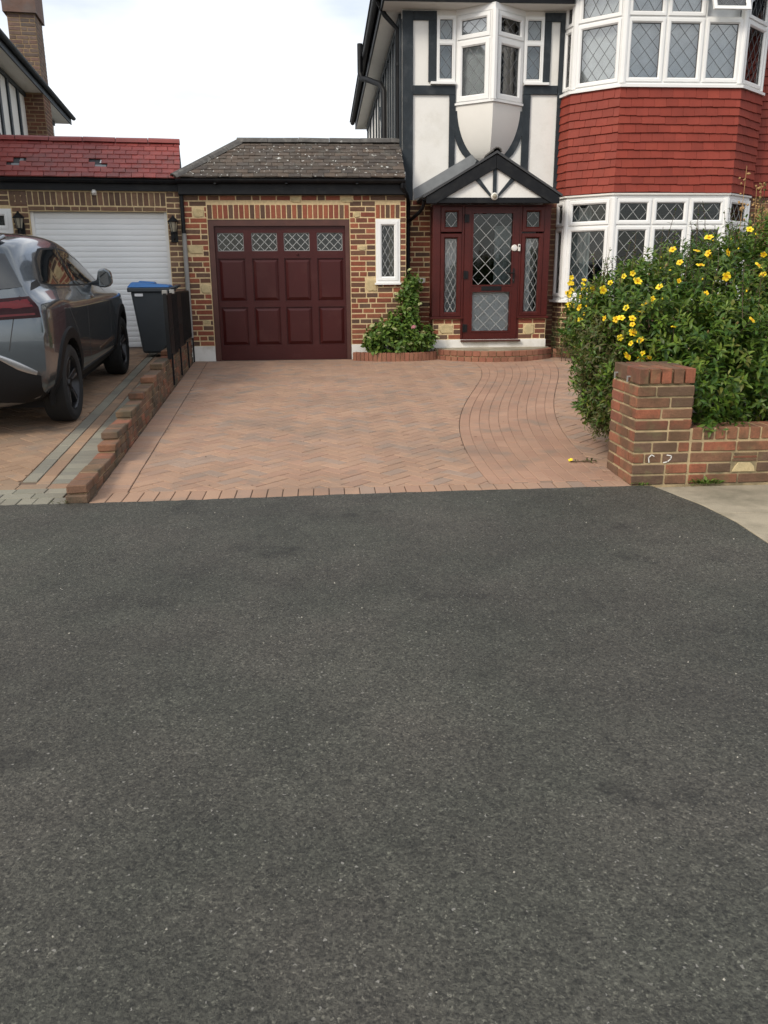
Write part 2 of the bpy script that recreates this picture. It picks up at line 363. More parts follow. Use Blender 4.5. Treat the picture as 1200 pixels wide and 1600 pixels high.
class MB:
    def __init__(self): self.v, self.f = [], []
    def add(self, vs, fs):
        o = len(self.v); self.v += [tuple(p) for p in vs]; self.f += [tuple(i + o for i in q) for q in fs]; return self
    def hexa(self, p):   # 8 points: 0-3 bottom ring, 4-7 top ring
        return self.add(p, [(3, 2, 1, 0), (4, 5, 6, 7), (0, 1, 5, 4), (1, 2, 6, 5), (2, 3, 7, 6), (3, 0, 4, 7)])
    def box(self, x0, x1, y0, y1, z0, z1):
        return self.hexa([(x0, y0, z0), (x1, y0, z0), (x1, y1, z0), (x0, y1, z0), (x0, y0, z1), (x1, y0, z1), (x1, y1, z1), (x0, y1, z1)])
    def prism(self, ring0, ring1):
        n = len(ring0)
        return self.add(list(ring0) + list(ring1), [tuple(reversed(range(n))), tuple(range(n, 2 * n))] +
                        [(i, (i + 1) % n, n + (i + 1) % n, n + i) for i in range(n)])
    def tube(self, pts, r, n=8, caps=True):
        pts = [Vector(p) for p in pts]
        rr = r if isinstance(r, (list, tuple)) else [r] * len(pts)
        rings = []
        prev = None
        for i, p in enumerate(pts):
            t = (pts[min(i + 1, len(pts) - 1)] - pts[max(i - 1, 0)]).normalized()
            if prev is None:
                a = t.cross(Vector((0, 0, 1)))
                if a.length < 1e-3: a = t.cross(Vector((1, 0, 0)))
            else:
                a = prev - t * prev.dot(t)
                if a.length < 1e-4: a = t.orthogonal()
            a.normalize(); prev = a; b = t.cross(a)
            rings.append([p + (a * math.cos(2 * math.pi * k / n) + b * math.sin(2 * math.pi * k / n)) * rr[i] for k in range(n)])
        vs = [q for rg in rings for q in rg]; fs = []
        for i in range(len(pts) - 1):
            for k in range(n):
                fs.append((i * n + k, i * n + (k + 1) % n, (i + 1) * n + (k + 1) % n, (i + 1) * n + k))
        if caps: fs += [tuple(reversed(range(n))), tuple(range((len(pts) - 1) * n, len(pts) * n))]
        return self.add(vs, fs)
    def lathe(self, prof, center, axis='Z', n=24, closed=False):
        cx, cy, cz = center; vs, fs = [], []
        for k in range(n):
            a = 2 * math.pi * k / n; c, s = math.cos(a), math.sin(a)
            for r, h in prof:
                if axis == 'Z': vs.append((cx + r * c, cy + r * s, cz + h))
                elif axis == 'X': vs.append((cx + h, cy + r * c, cz + r * s))
                else: vs.append((cx + r * c, cy + h, cz + r * s))
        q = len(prof)
        for k in range(n):
            for i in range(q if closed else q - 1):
                j = (i + 1) % q; k2 = (k + 1) % n
                fs.append((k * q + i, k2 * q + i, k2 * q + j, k * q + j))
        return self.add(vs, fs)
    def mesh(self, name, center=None):
        me = bpy.data.meshes.new(name)
        c = Vector(center) if center is not None else Vector((0, 0, 0))
        me.from_pydata([(p[0] - c.x, p[1] - c.y, p[2] - c.z) for p in self.v], [], self.f)
        me.update(); return me
    def build(self, name, material, parent=None, smooth=False, bevel=0.0, fixn=False, **props):
        a = np.array(self.v); c = Vector(((a[:, 0].min() + a[:, 0].max()) / 2, (a[:, 1].min() + a[:, 1].max()) / 2, a[:, 2].min()))
        me = self.mesh(name, c)
        if fixn:
            bm = bmesh.new(); bm.from_mesh(me); bmesh.ops.recalc_face_normals(bm, faces=bm.faces); bm.to_mesh(me); bm.free()
        me.materials.append(material if not isinstance(material, str) else MT[material])
        if smooth:
            me.polygons.foreach_set('use_smooth', [True] * len(me.polygons))
            me.set_sharp_from_angle(angle=R(42))
        o = bpy.data.objects.new(name, me); COL.objects.link(o)
        if parent is not None:
            o.parent = parent; o.location = c - OFF[parent]
        else: o.location = c
        OFF[o] = c
        if bevel:
            b = o.modifiers.new('bevel', 'BEVEL'); b.width = bevel; b.segments = 2; b.limit_method = 'ANGLE'; b.angle_limit = R(40)
        return set_props(o, **props) if props else o

class FR:
    """A vertical face: x runs along it, z is up, d is out of it."""
    def __init__(s, O, u, n):
        s.O, s.u, s.n = Vector(O), Vector(u).normalized(), Vector(n).normalized()
    def P(s, x, z, d=0.0): return s.O + s.u * x + s.n * d + Vector((0, 0, z))
    def rotz(s): return math.atan2(s.u.y, s.u.x)

def fbox(mb, F, x0, x1, z0, z1, d0, d1):
    # ordered so that the faces point outward when (u, -n, z) is right-handed
    a = [F.P(x0, z0, d1), F.P(x1, z0, d1), F.P(x1, z0, d0), F.P(x0, z0, d0)]
    b = [F.P(x0, z1, d1), F.P(x1, z1, d1), F.P(x1, z1, d0), F.P(x0, z1, d0)]
    return mb.hexa(a + b)

def fprism(mb, F, poly, d0, d1):
    return mb.prism([F.P(x, z, d0) for x, z in poly], [F.P(x, z, d1) for x, z in poly])

def panel_holes(mb, F, x0, x1, z0, z1, holes, d0, d1):
    """A slab with rectangular openings, one closed surface."""
    xs = sorted({x0, x1, *[min(max(v, x0), x1) for h in holes for v in h[:2]]})
    zs = sorted({z0, z1, *[min(max(v, z0), z1) for h in holes for v in h[2:]]})
    def solid(i, j):
        if i < 0 or j < 0 or i >= len(xs) - 1 or j >= len(zs) - 1: return False
        cx, cz = (xs[i] + xs[i + 1]) / 2, (zs[j] + zs[j + 1]) / 2
        return not any(h[0] < cx < h[1] and h[2] < cz < h[3] for h in holes)
    for i in range(len(xs) - 1):
        for j in range(len(zs) - 1):
            if not solid(i, j): continue
            a, b, c, e = xs[i], xs[i + 1], zs[j], zs[j + 1]
            q = lambda *p: mb.add(p, [(0, 1, 2, 3)])
            q(F.P(a, c, d1), F.P(b, c, d1), F.P(b, e, d1), F.P(a, e, d1))
            q(F.P(b, c, d0), F.P(a, c, d0), F.P(a, e, d0), F.P(b, e, d0))
            if not solid(i - 1, j): q(F.P(a, c, d0), F.P(a, c, d1), F.P(a, e, d1), F.P(a, e, d0))
            if not solid(i + 1, j): q(F.P(b, c, d1), F.P(b, c, d0), F.P(b, e, d0), F.P(b, e, d1))
            if not solid(i, j - 1): q(F.P(a, c, d0), F.P(b, c, d0), F.P(b, c, d1), F.P(a, c, d1))
            if not solid(i, j + 1): q(F.P(a, e, d1), F.P(b, e, d1), F.P(b, e, d0), F.P(a, e, d0))
    return mb

_cache = {}
def bevel_box_mesh(key, sx, sy, sz, bev, rough=0.0):
    """A shared bevelled block centred on its origin, with slightly worn corners."""
    if key in _cache: return _cache[key]
    bm = bmesh.new(); bmesh.ops.create_cube(bm, size=1.0)
    rr = random.Random(str(key))
    for v in bm.verts:
        v.co = Vector((v.co.x * sx, v.co.y * sy, v.co.z * sz)) + Vector((rr.uniform(-rough, rough) for _ in range(3)))
    bmesh.ops.bevel(bm, geom=list(bm.edges), offset=bev, segments=1, affect='EDGES', profile=0.5)
    bmesh.ops.recalc_face_normals(bm, faces=bm.faces)
    me = bpy.data.meshes.new(str(key[0])); bm.to_mesh(me); bm.free()
    _cache[key] = me
    return me

def piece(name, me, material, parent, center, rot=(0, 0, 0), scale=None):
    if not me.materials: me.materials.append(MT[material])
    elif me.materials[0] != MT[material]:
        k = ('dup', me.name, material)
        if k not in _cache:
            c = me.copy(); c.materials.clear(); c.materials.append(MT[material]); _cache[k] = c
        me = _cache[k]
    o = bpy.data.objects.new(name, me); COL.objects.link(o)
    o.parent = parent; o.location = Vector(center) - OFF[parent]; o.rotation_euler = rot
    if scale: o.scale = scale
    OFF[o] = Vector(center)
    return o

CH = 0.0747       # brick course
def brick_course(F, parent, x0, x1, zc, h, material, joint=0.012, depth=0.06, proud=0.005, rnd=None, bond='mixed', offset=0.0, name='brick'):
    rnd = rnd or random
    x = x0
    first = True
    while x < x1 - 0.02:
        if bond == 'mixed': L = rnd.choice((0.215, 0.215, 0.102, 0.16, 0.215))
        elif bond == 'flemish': L = 0.215 if (int(offset * 10 + (x - x0) * 3.05) % 2 == 0) else 0.102
        elif bond == 'stretch': L = 0.215
        else: L = bond
        if first and offset: L = max(0.07, L - offset); first = False
        first = False
        rem = x1 - x
        if L > rem or rem - L - joint < 0.055: L = rem
        if L > 0.30: L = L / 2 - joint / 2
        Lq = round(L / 0.005) * 0.005
        v = rnd.randint(0, 3)
        me = bevel_box_mesh(('brick', Lq, h, depth, v), Lq, depth, h, 0.0035, 0.0016)
        c = F.P(x + L / 2, zc, proud - depth / 2 + rnd.uniform(-0.0016, 0.0016))
        piece(name, me, material, parent, c, (0, 0, F.rotz()), (L / Lq, 1, 1))
        x += L + joint

def brick_wall(F, parent, x0, x1, z0, z1, holes=(), material='brick', seed=1, ch=CH, joint=0.0165, bond='mixed', depth=0.06, proud=0.005):
    rnd = random.Random(seed)
    nc = max(1, round((z1 - z0) / ch)); c = (z1 - z0) / nc
    for i in range(nc):
        zc = z0 + (i + 0.5) * c
        segs = [(x0, x1)]
        for h in holes:
            if h[2] - 0.012 < zc < h[3] + 0.012:
                ns = []
                for a, b in segs:
                    if h[1] <= a or h[0] >= b: ns.append((a, b)); continue
                    if h[0] - a > 0.04: ns.append((a, h[0]))
                    if b - h[1] > 0.04: ns.append((h[1], b))
                segs = ns
        for a, b in segs:
            brick_course(F, parent, a + joint / 2, b - joint / 2, zc, c - joint, material, joint, depth, proud, rnd, bond,
                         offset=(0.11 if i % 2 else 0.0) if bond == 'stretch' else rnd.choice((0, 0, 0.1)))

def soldier(F, parent, x0, x1, z0, z1, material, joint=0.0155, pitch=0.075, depth=0.06, proud=0.006, seed=3):
    rnd = random.Random(seed)
    n = max(1, round((x1 - x0) / pitch)); p = (x1 - x0) / n
    for i in range(n):
        me = bevel_box_mesh(('sold', round(p, 3), round(z1 - z0, 3), depth, rnd.randint(0, 3)), p - joint, depth, z1 - z0 - joint, 0.0035, 0.0016)
        piece('brick', me, material, parent, F.P(x0 + (i + .5) * p, (z0 + z1) / 2, proud - depth / 2 + rnd.uniform(-.0015, .0015)), (0, 0, F.rotz()))

def stone_piece(F, parent, x0, x1, z0, z1, material='stone', d=0.012):
    rr = random.Random(int(x0 * 1000 + z0 * 77))
    mb = MB(); n = 9
    cx, cz, hx, hz = (x0 + x1) / 2, (z0 + z1) / 2, (x1 - x0) / 2, (z1 - z0) / 2
    ring = []
    for k in range(n):
        a = 2 * math.pi * k / n + rr.uniform(-.1, .1)
        s = 1 / max(abs(math.cos(a)), abs(math.sin(a))) * rr.uniform(.88, .99)
        ring.append((cx + hx * math.cos(a) * s, cz + hz * math.sin(a) * s))
    ring2 = [(cx + (x - cx) * .86, cz + (z - cz) * .86) for x, z in ring]
    vs = [F.P(x, z, -0.01) for x, z in ring] + [F.P(x, z, d * .5) for x, z in ring] + [F.P(x, z, d + rr.uniform(-.003, .003)) for x, z in ring2]
    fs = [tuple(range(2 * n, 3 * n))]
    for i in range(n):
        j = (i + 1) % n
        fs += [(i, j, n + j, n + i), (n + i, n + j, 2 * n + j, 2 * n + i)]
    mb.add(vs, fs)
    return mb.build('stone', material, parent, fixn=True)

def lattice(mb, F, x0, x1, z0, z1, cw, chh, w=0.008, d0=0.0, d1=0.003):
    """Diamond leading clipped to a rectangle."""
    W, H = x1 - x0, z1 - z0
    nx = max(1, round(W / cw)); nz = max(1, round(H / chh))
    cw, chh = W / nx, H / nz
    def seg(ax, az, bx, bz):
        v = Vector((bx - ax, bz - az)); L = v.length
        if L < 0.01: return
        v /= L; nn = Vector((-v.y, v.x)) * w / 2
        poly = [(ax - nn.x, az - nn.y), (bx - nn.x, bz - nn.y), (bx + nn.x, bz + nn.y), (ax + nn.x, az + nn.y)]
        poly = [(min(max(px, x0), x1), min(max(pz, z0), z1)) for px, pz in poly]
        fprism(mb, F, poly, d0, d1)
    for k in range(-2 * nz, 2 * nx + 2 * nz + 1):
        if k % 2 == 0: continue      # lines through cell mid-points
        for sgn in (1, -1):
            # half-cell coordinates: i - sgn*j = k
            pts = []
            i0 = k / 2
            # param j from 0..nz
            def xi(j): return (i0 + sgn * j) if sgn == 1 else (i0 + sgn * j)
            jl, jh = 0.0, float(nz)
            if sgn == 1: lo, hi = -i0, nx - i0
            else: lo, hi = i0 - nx, i0
            jl, jh = max(jl, lo), min(jh, hi)
            if jh - jl > 1e-3:
                seg(x0 + xi(jl) * cw, z0 + jl * chh, x0 + xi(jh) * cw, z0 + jh * chh)
    return mb

def light(parent, F, x0, x1, z0, z1, t=0.05, d=0.0, dep=0.05, matf='upvc', cw=0.17, chh=0.24, lead='lead', gl='glass', lw=0.010, name='casement', flat=False):
    """One glazed light: a chamfered casement ring (part), with its gasket, pane and leading."""
    mb = MB(); c = min(0.018, t * .4)
    def ring(xa, xb, za, zb, d_): return [F.P(xa, za, d_), F.P(xb, za, d_), F.P(xb, zb, d_), F.P(xa, zb, d_)]
    rings = [ring(x0, x1, z0, z1, d - dep), ring(x0, x1, z0, z1, d - 0.004), ring(x0 + .004, x1 - .004, z0 + .004, z1 - .004, d),
             ring(x0 + t - c, x1 - t + c, z0 + t - c, z1 - t + c, d), ring(x0 + t, x1 - t, z0 + t, z1 - t, d - c * .9), ring(x0 + t, x1 - t, z0 + t, z1 - t, d - dep)]
    vs = [p for r_ in rings for p in r_]; fs = []
    for i in range(5):
        for k in range(4):
            fs.append((i * 4 + k, i * 4 + (k + 1) % 4, (i + 1) * 4 + (k + 1) % 4, (i + 1) * 4 + k))
    for k in range(4): fs.append((20 + k, 20 + (k + 1) % 4, (k + 1) % 4, k))
    mb.add(vs, fs)
    o = mb.build(name, matf, parent, fixn=True)
    gx0, gx1, gz0, gz1 = x0 + t, x1 - t, z0 + t, z1 - t
    p = MB(); fbox(p, F, gx0 - .003, gx1 + .003, gz0 - .003, gz1 + .003, d - dep * .75 - .004, d - dep * .75)
    p.build('pane', gl, o)
    g = MB(); gd0, gd1 = d - dep * .75 + .0005, d - dep * .75 + .006; gw = .006
    fbox(g, F, gx0, gx1, gz0, gz0 + gw, gd0, gd1); fbox(g, F, gx0, gx1, gz1 - gw, gz1, gd0, gd1)
    fbox(g, F, gx0, gx0 + gw, gz0 + gw, gz1 - gw, gd0, gd1); fbox(g, F, gx1 - gw, gx1, gz0 + gw, gz1 - gw, gd0, gd1)
    g.build('gasket', 'gasket', o)
    if cw:
        lb = MB(); lattice(lb, F, gx0, gx1, gz0, gz1, cw, chh, lw, d - dep * .75 + .001, d - dep * .75 + .004)
        lb.build('lead_lattice', lead, o)
    return o

def offset_line(pts, d):
    """Mitred offset of an open plan polyline; positive d is to the right of its direction."""
    out = []
    n = len(pts)
    for i in range(n):
        ns = []
        for a, b in ((i - 1, i), (i, i + 1)):
            if a < 0 or b >= n: continue
            t = (Vector(pts[b]) - Vector(pts[a])).normalized(); ns.append(Vector((t.y, -t.x)))
        if len(ns) == 1: out.append(Vector(pts[i]) + ns[0] * d)
        else:
            mm = (ns[0] + ns[1]).normalized(); out.append(Vector(pts[i]) + mm * (d / max(.3, mm.dot(ns[0]))))
    return out

def strip(mb, pts, d0, d1, z0, z1):
    """Sweep a rectangular section along a plan polyline."""
    A, B = offset_line(pts, d0), offset_line(pts, d1)
    n = len(pts); vs = []
    for a, b in zip(A, B): vs += [(a.x, a.y, z0), (b.x, b.y, z0), (b.x, b.y, z1), (a.x, a.y, z1)]
    fs = []
    for i in range(n - 1):
        for k in range(4): fs.append((i * 4 + k, i * 4 + (k + 1) % 4, (i + 1) * 4 + (k + 1) % 4, (i + 1) * 4 + k))
    fs += [(3, 2, 1, 0), tuple((n - 1) * 4 + k for k in range(4))]
    return mb.add(vs, fs)

def inside(poly, x, y):
    c = False; n = len(poly)
    for i in range(n):
        x0, y0 = poly[i]; x1, y1 = poly[(i + 1) % n]
        if (y0 > y) != (y1 > y) and x < (x1 - x0) * (y - y0) / (y1 - y0) + x0: c = not c
    return c

def clip_half(poly, px, py, nx, ny):
    """Keep the side of the line through (px,py) where (q-p).n >= 0."""
    out = []
    for i in range(len(poly)):
        a, b = poly[i], poly[(i + 1) % len(poly)]
        da = (a[0] - px) * nx + (a[1] - py) * ny; db = (b[0] - px) * nx + (b[1] - py) * ny
        if da >= 0: out.append(a)
        if (da >= 0) != (db >= 0):
            t = da / (da - db); out.append((a[0] + (b[0] - a[0]) * t, a[1] + (b[1] - a[1]) * t))
    return out

def area(p): return abs(sum(p[i][0] * p[(i + 1) % len(p)][1] - p[(i + 1) % len(p)][0] * p[i][1] for i in range(len(p)))) / 2

def block_mb(mb, poly, zf, jit=0.0, th=0.02, inset=0.003, gap=0.0028):
    """A chamfered paving block on a sloping bed."""
    if sum(poly[i][0] * poly[(i + 1) % len(poly)][1] - poly[(i + 1) % len(poly)][0] * poly[i][1] for i in range(len(poly))) < 0: poly = poly[::-1]
    n = len(poly)
    def inset_poly(g):
        out = []
        for i in range(n):
            p0, p1, p2 = Vector(poly[i - 1]), Vector(poly[i]), Vector(poly[(i + 1) % n])
            e1, e2 = p1 - p0, p2 - p1
            if e1.length < 1e-6 or e2.length < 1e-6: out.append(tuple(p1)); continue
            e1.normalize(); e2.normalize(); n1, n2 = Vector((-e1.y, e1.x)), Vector((-e2.y, e2.x)); m_ = n1 + n2
            k = g * 2 / max(m_.length_squared, .35)
            out.append((p1.x + m_.x * k, p1.y + m_.y * k))
        return out
    small = min((Vector(poly[i]) - Vector(poly[i - 1])).length for i in range(n)) < .02
    a = inset_poly(gap * (.4 if small else 1)); b = inset_poly((gap + inset) * (.4 if small else 1))
    vs = [(x, y, zf(x, y) - th) for x, y in a] + [(x, y, zf(x, y) - .003 + jit) for x, y in a] + [(x, y, zf(x, y) + jit) for x, y in b]
    fs = [tuple(range(2 * n, 3 * n))]
    for i in range(n):
        j = (i + 1) % n; fs += [(i, j, n + j, n + i), (n + i, n + j, 2 * n + j, 2 * n + i)]
    return mb.add(vs, fs)

def lay_blocks(parent, polys, zf, mat_o, mat_i, limit, name='block', seed=5, gap=.0028):
    """The nearest blocks are single pieces, the rest one joined part."""
    rr = random.Random(seed)
    polys = sorted(polys, key=lambda p: sum(q[1] for q in p) / len(p) - 0.15 * abs(area(p) > .012))
    rest = MB()
    for i, p in enumerate(polys):
        if i < limit:
            block_mb(MB_ := MB(), p, zf, rr.uniform(-.0015, .0015), gap=gap).build(name, mat_o, parent)
        else: block_mb(rest, p, zf, rr.uniform(-.0015, .0015), gap=gap)
    if rest.v: rest.build('far_blocks', mat_i, parent, kind='stuff')

def herringbone(x0, x1, y0, y1, ang=R(45), unit=0.1, ox=0.0, oy=0.0):
    out = []
    c, s = math.cos(ang), math.sin(ang)
    N = int((max(x1 - x0, y1 - y0) * 1.6) / unit) + 6
    mx, my = (x0 + x1) / 2 + ox, (y0 + y1) / 2 + oy
    for j in range(-N // 2, N // 2 + 1):
        for i in range(-N, N):
            for (bx, by, w, h) in ((0, 0, 2, 1), (2, -1, 1, 2)):
                X, Y_ = bx + i + 4 * j, by + i
                cx, cy = (X + w / 2) * unit, (Y_ + h / 2) * unit
                wx, wy = mx + cx * c - cy * s, my + cx * s + cy * c
                if not (x0 - .15 < wx < x1 + .15 and y0 - .15 < wy < y1 + .15): continue
                out.append([(mx + qx * unit * c - qy * unit * s, my + qx * unit * s + qy * unit * c)
                            for qx, qy in ((X, Y_), (X + w, Y_), (X + w, Y_ + h), (X, Y_ + h))])
    return out

# ------------------------------------------------------------------ ground
Z = Vector((0, 0, 1))
g = MB(); g.box(-400, 400, -300, 500, -0.60, -0.30)
g.build('ground', 'ground', kind='structure', label='bare earth underlying the whole plot and street', cat='ground')

tarm = MB()
edge = [(2.13, 5.06), (2.166, 4.93), (2.221, 4.767), (2.26, 4.583), (2.288, 4.242), (2.267, 3.86), (2.25, 3.4), (2.22, 2.9), (2.2, 2.2), (2.2, -60)]
_er = random.Random(91); _ej = [_er.uniform(-1, 1) for _ in range(400)]
def tar_edge(x):
    # worn edge of the tarmac where it laps over the front course of blocks
    f = (x + 6) * 22; i = int(max(0, min(398, f))); t = min(1, max(0, f - i))
    return 5.036 + .028 * x + .007 * (_ej[i] * (1 - t) + _ej[i + 1] * t) + .010 * math.sin(x * 2.1 + .6)
xs_ = [-40, -6] + list(np.arange(-4.6, 2.10, .045)) + [2.13]
rows_y = [None, 4.90, 4.80, 4.60, 4.25, 3.86, 3.4, 2.9, 2.2, -60]
rows = []
for ry in rows_y:
    row = []
    for x in xs_:
        y = (tar_edge(x) if x < 2.12 else 5.06) if ry is None else ry
        z = .0045 if ry is None else (.002 if ry == 4.90 else -.004)
        xr = float(np.interp(y, [q[1] for q in edge[::-1]], [q[0] for q in edge[::-1]]))
        xx = x if x < 1.6 else 1.6 + (x - 1.6) * (xr - 1.6) / (2.13 - 1.6)
        row.append((xx, y, z))
    rows.append(row)
nv = len(xs_)
tv = [p for r_ in rows for p in r_]
tarm.add(tv, [(i * nv + k, (i + 1) * nv + k, (i + 1) * nv + k + 1, i * nv + k + 1) for i in range(len(rows) - 1) for k in range(nv - 1)])
tarm.add([q for x, y, z in rows[0] for q in ((x, y, z), (x, y + .004, z - .05))], [(2 * k, 2 * k + 2, 2 * k + 3, 2 * k + 1) for k in range(nv - 1)])
tarm.build('tarmac_pavement', 'asphalt', kind='structure', label='dark grey tarmac crossover filling the foreground', cat='pavement', fixn=False)

slabs = MB(); slabs.box(2.10, 14, -60, 5.06, -0.34, -0.028)
slabp = slabs.build('slab_pavement', 'soil', kind='structure', label='pale concrete slab pavement beside the brick garden wall', cat='pavement')
sx = [2.12, 3.02, 3.95, 4.88, 5.81]
for j, (ya, yb) in enumerate(((4.418, 5.05), (3.79, 4.406), (3.17, 3.778), (2.55, 3.158))):
    for i in range(len(sx) - 1):
        off = 0 if j % 2 == 0 else 0.45
        xa, xb = sx[i] + (off if i else 0), sx[i + 1] - .006 + off
        poly = [(xa, ya), (xb, ya), (xb, yb), (xa, yb)]
        if i == 0:
            e = [p for p in edge if ya < p[1] < yb]
            xi = lambda y: float(np.interp(y, [q[1] for q in edge[::-1]], [q[0] for q in edge[::-1]]))
            poly = [(xb, ya), (xb, yb), (xi(yb) + .004, yb)] + [(p[0] + .004, p[1]) for p in e] + [(xi(ya) + .004, ya)]
        block_mb(MB_ := MB(), poly, lambda x, y: 0.0, random.uniform(-.002, .002), th=.03, inset=.004, gap=.0).build('slab', 'concrete', slabp)

DX = -0.0625
def wall_r(y): return -1.498 + DX * (y - 5.03)         # right foot of the low dividing wall
def wall_l(y): return wall_r(y) - 0.135
def zd(x, y): return 0.021 * (y - 5.03)
def zn(x, y): return 0.05 * (y - 5.03)

# --- block paved drive
BED = [(2.0, 5.03), (2.0, 5.58), (2.22, 5.75), (2.42, 6.5), (2.62, 7.5), (2.95, 8.6), (3.45, 10.2), (3.9, 11.6), (4.0, 12.4)]
def bed_x(y): return float(np.interp(y, [p[1] for p in BED], [p[0] for p in BED]))
pl = np.array([(2.17, 11.6), (2.116, 11.112), (1.925, 10.091), (1.489, 8.525), (1.229, 7.492), (1.15, 6.884), (1.102, 6.263), (1.075, 5.579), (1.09, 5.0)])
pr_ = np.array([(3.30, 11.6), (3.243, 11.428), (2.877, 9.987), (2.281, 7.958), (2.104, 7.274), (2.021, 6.687), (1.965, 5.908), (1.95, 5.351), (1.96, 5.0)])
cl, cr_ = np.polyfit(pl[:, 1] - 8, pl[:, 0], 4), np.polyfit(pr_[:, 1] - 8, pr_[:, 0], 4)
PXL = lambda y: float(np.polyval(cl, min(y, 11.7) - 8)); PXR = lambda y: float(np.polyval(cr_, min(y, 11.7) - 8))
drv = MB()
yy = np.linspace(4.95, 12.9, 20)
rows = [[(wall_r(y) - .02, y, zd(0, y) - .0075), (bed_x(y) + .05, y, zd(0, y) - .0075)] for y in yy]
drv.add([p for r_ in rows for p in r_], [(2 * i, 2 * i + 1, 2 * i + 3, 2 * i + 2) for i in range(len(rows) - 1)])
drive = drv.build('driveway', 'joint', kind='structure', label='tan herringbone block paved driveway in front of the maroon garage', cat='driveway')
polys = []
x = wall_r(5.1) + .005
while x < 1.98:
    w = 0.1
    polys.append([(x, 4.945), (x + w, 4.945), (x + w, 5.233), (x, 5.233)]); x += w
y = 5.236
while y < 12.5:
    polys.append([(wall_r(y) + .003, y), (wall_r(y) + .203, y), (wall_r(y + .1) + .203, y + .1), (wall_r(y + .1) + .003, y + .1)]); y += .1
def edge_clip(p, fx, y, keep_right):
    e = 0.02; xx = fx(y); tx = (fx(y + e) - fx(y - e)) / (2 * e)
    n = Vector((1, -tx)).normalized()
    s = 1 if keep_right else -1
    return clip_half(p, xx, y, n.x * s, n.y * s)
for p in herringbone(-2.1, 4.1, 5.2, 12.6):
    cx = sum(q[0] for q in p) / 4; cy = sum(q[1] for q in p) / 4
    q = clip_half(p, 0, 5.236, 0, 1)
    if q: q = clip_half(q, 0, 12.52, 0, -1)
    if q: q = edge_clip(q, lambda yv: wall_r(yv) + .206, cy, True)
    if q: q = edge_clip(q, bed_x, min(max(cy, 5.1), 12.3), False)
    if not q or len(q) < 3: continue
    if cy < 11.9:
        if cx < (PXL(cy) + PXR(cy)) / 2: q = edge_clip(q, lambda yv: PXL(yv) - .002, cy, False)
        else: q = edge_clip(q, lambda yv: PXR(yv) + .002, cy, True)
    if q and len(q) >= 3 and area(q) > 0.0012: polys.append(q)
lay_blocks(drive, polys, zd, 'pave_o', 'pave_i', 300)

# --- curved path of stretcher rows through the drive
pth = MB()
yy = np.linspace(5.236, 11.95, 36)
rows = [[(PXL(y), y, zd(0, y) - .0035), (PXR(y), y, zd(0, y) - .0035)] for y in yy]
pth.add([p for r_ in rows for p in r_], [(2 * i, 2 * i + 1, 2 * i + 3, 2 * i + 2) for i in range(len(rows) - 1)])
path = pth.build('curved_path', 'joint_path', kind='structure', label='S-curved pinkish brick path running up the driveway to the front step', cat='path')
polys = []
NR = 10
for r_ in range(NR):
    y = 5.236 - (0.1 if r_ % 2 else 0.0) + (r_ * 0.037) % .05
    while y < 11.95:
        ya, yb = max(y, 5.236), min(y + .2, 11.95); y += .2
        if yb - ya < .03: continue
        f0, f1 = r_ / NR, (r_ + 1) / NR
        at = lambda f, q: PXL(q) + (PXR(q) - PXL(q)) * f
        ym = (ya + yb) / 2
        polys.append([(at(f0, ya), ya), (at(f1, ya), ya), (at(f1, ym), ym), (at(f1, yb), yb), (at(f0, yb), yb), (at(f0, ym), ym)])
lay_blocks(path, polys, lambda x, y: zd(x, y) + .001, 'path_o', 'path_i', 300, gap=.0016)

# --- the neighbour's drive
nd = MB()
yy = np.linspace(4.98, 13.2, 12)
rows = [[(-9, y, zn(0, y) - .009), (wall_l(y) + .02, y, zn(0, y) - .009)] for y in yy]
nd.add([p for r_ in rows for p in r_], [(2 * i, 2 * i + 1, 2 * i + 3, 2 * i + 2) for i in range(len(rows) - 1)])
ndrive = nd.build('neighbour_driveway', 'joint', kind='structure', label='orange and grey block paved driveway under the parked car', cat='driveway')
gp, op = [], []
y = 5.46
while y < 12.6:
    a = lambda o, q: (wall_l(q) - o, q)
    gp.append([a(.204, y), a(.003, y), a(.003, y + .1), a(.204, y + .1)])
    y += .1
y = 5.46
while y < 12.6:
    op.append([a(.306, y), a(.207, y), a(.207, y + .2), a(.306, y + .2)])
    gp.append([a(.41, y + .06), a(.309, y + .06), a(.309, y + .26), a(.41, y + .26)])
    y += .2
for r_, (ya, yb) in enumerate(((4.94, 5.14), (5.143, 5.243), (5.246, 5.345))):
    x = wall_l(5.1) - .005 - (.05 if r_ == 1 else 0)
    while x > -4.5:
        w = .1 if r_ == 0 else .2
        gp.append([(x - w, ya), (x, ya), (x, yb), (x - w, yb)]); x -= w
x = wall_l(5.4) - .005
while x > -4.5:
    op.append([(x - .2, 5.349), (x, 5.349), (x, 5.455), (x - .2, 5.455)]); x -= .2
for p in herringbone(-4.6, -1.8, 5.4, 12.6, ox=.03):
    cy = sum(q[1] for q in p) / 4
    q = clip_half(p, 0, 5.458, 0, 1)
    if q: q = edge_clip(q, lambda yv: wall_l(yv) - .413, cy, False)
    if q: q = clip_half(q, 0, 12.3, 0, -1)
    if q and len(q) >= 3 and area(q) > .0012: op.append(q)
lay_blocks(ndrive, gp, zn, 'grey_o', 'grey_o', 290, name='grey_block', seed=8)
lay_blocks(ndrive, op, zn, 'nbr_o', 'nbr_i', 290, name='orange_block', seed=9)

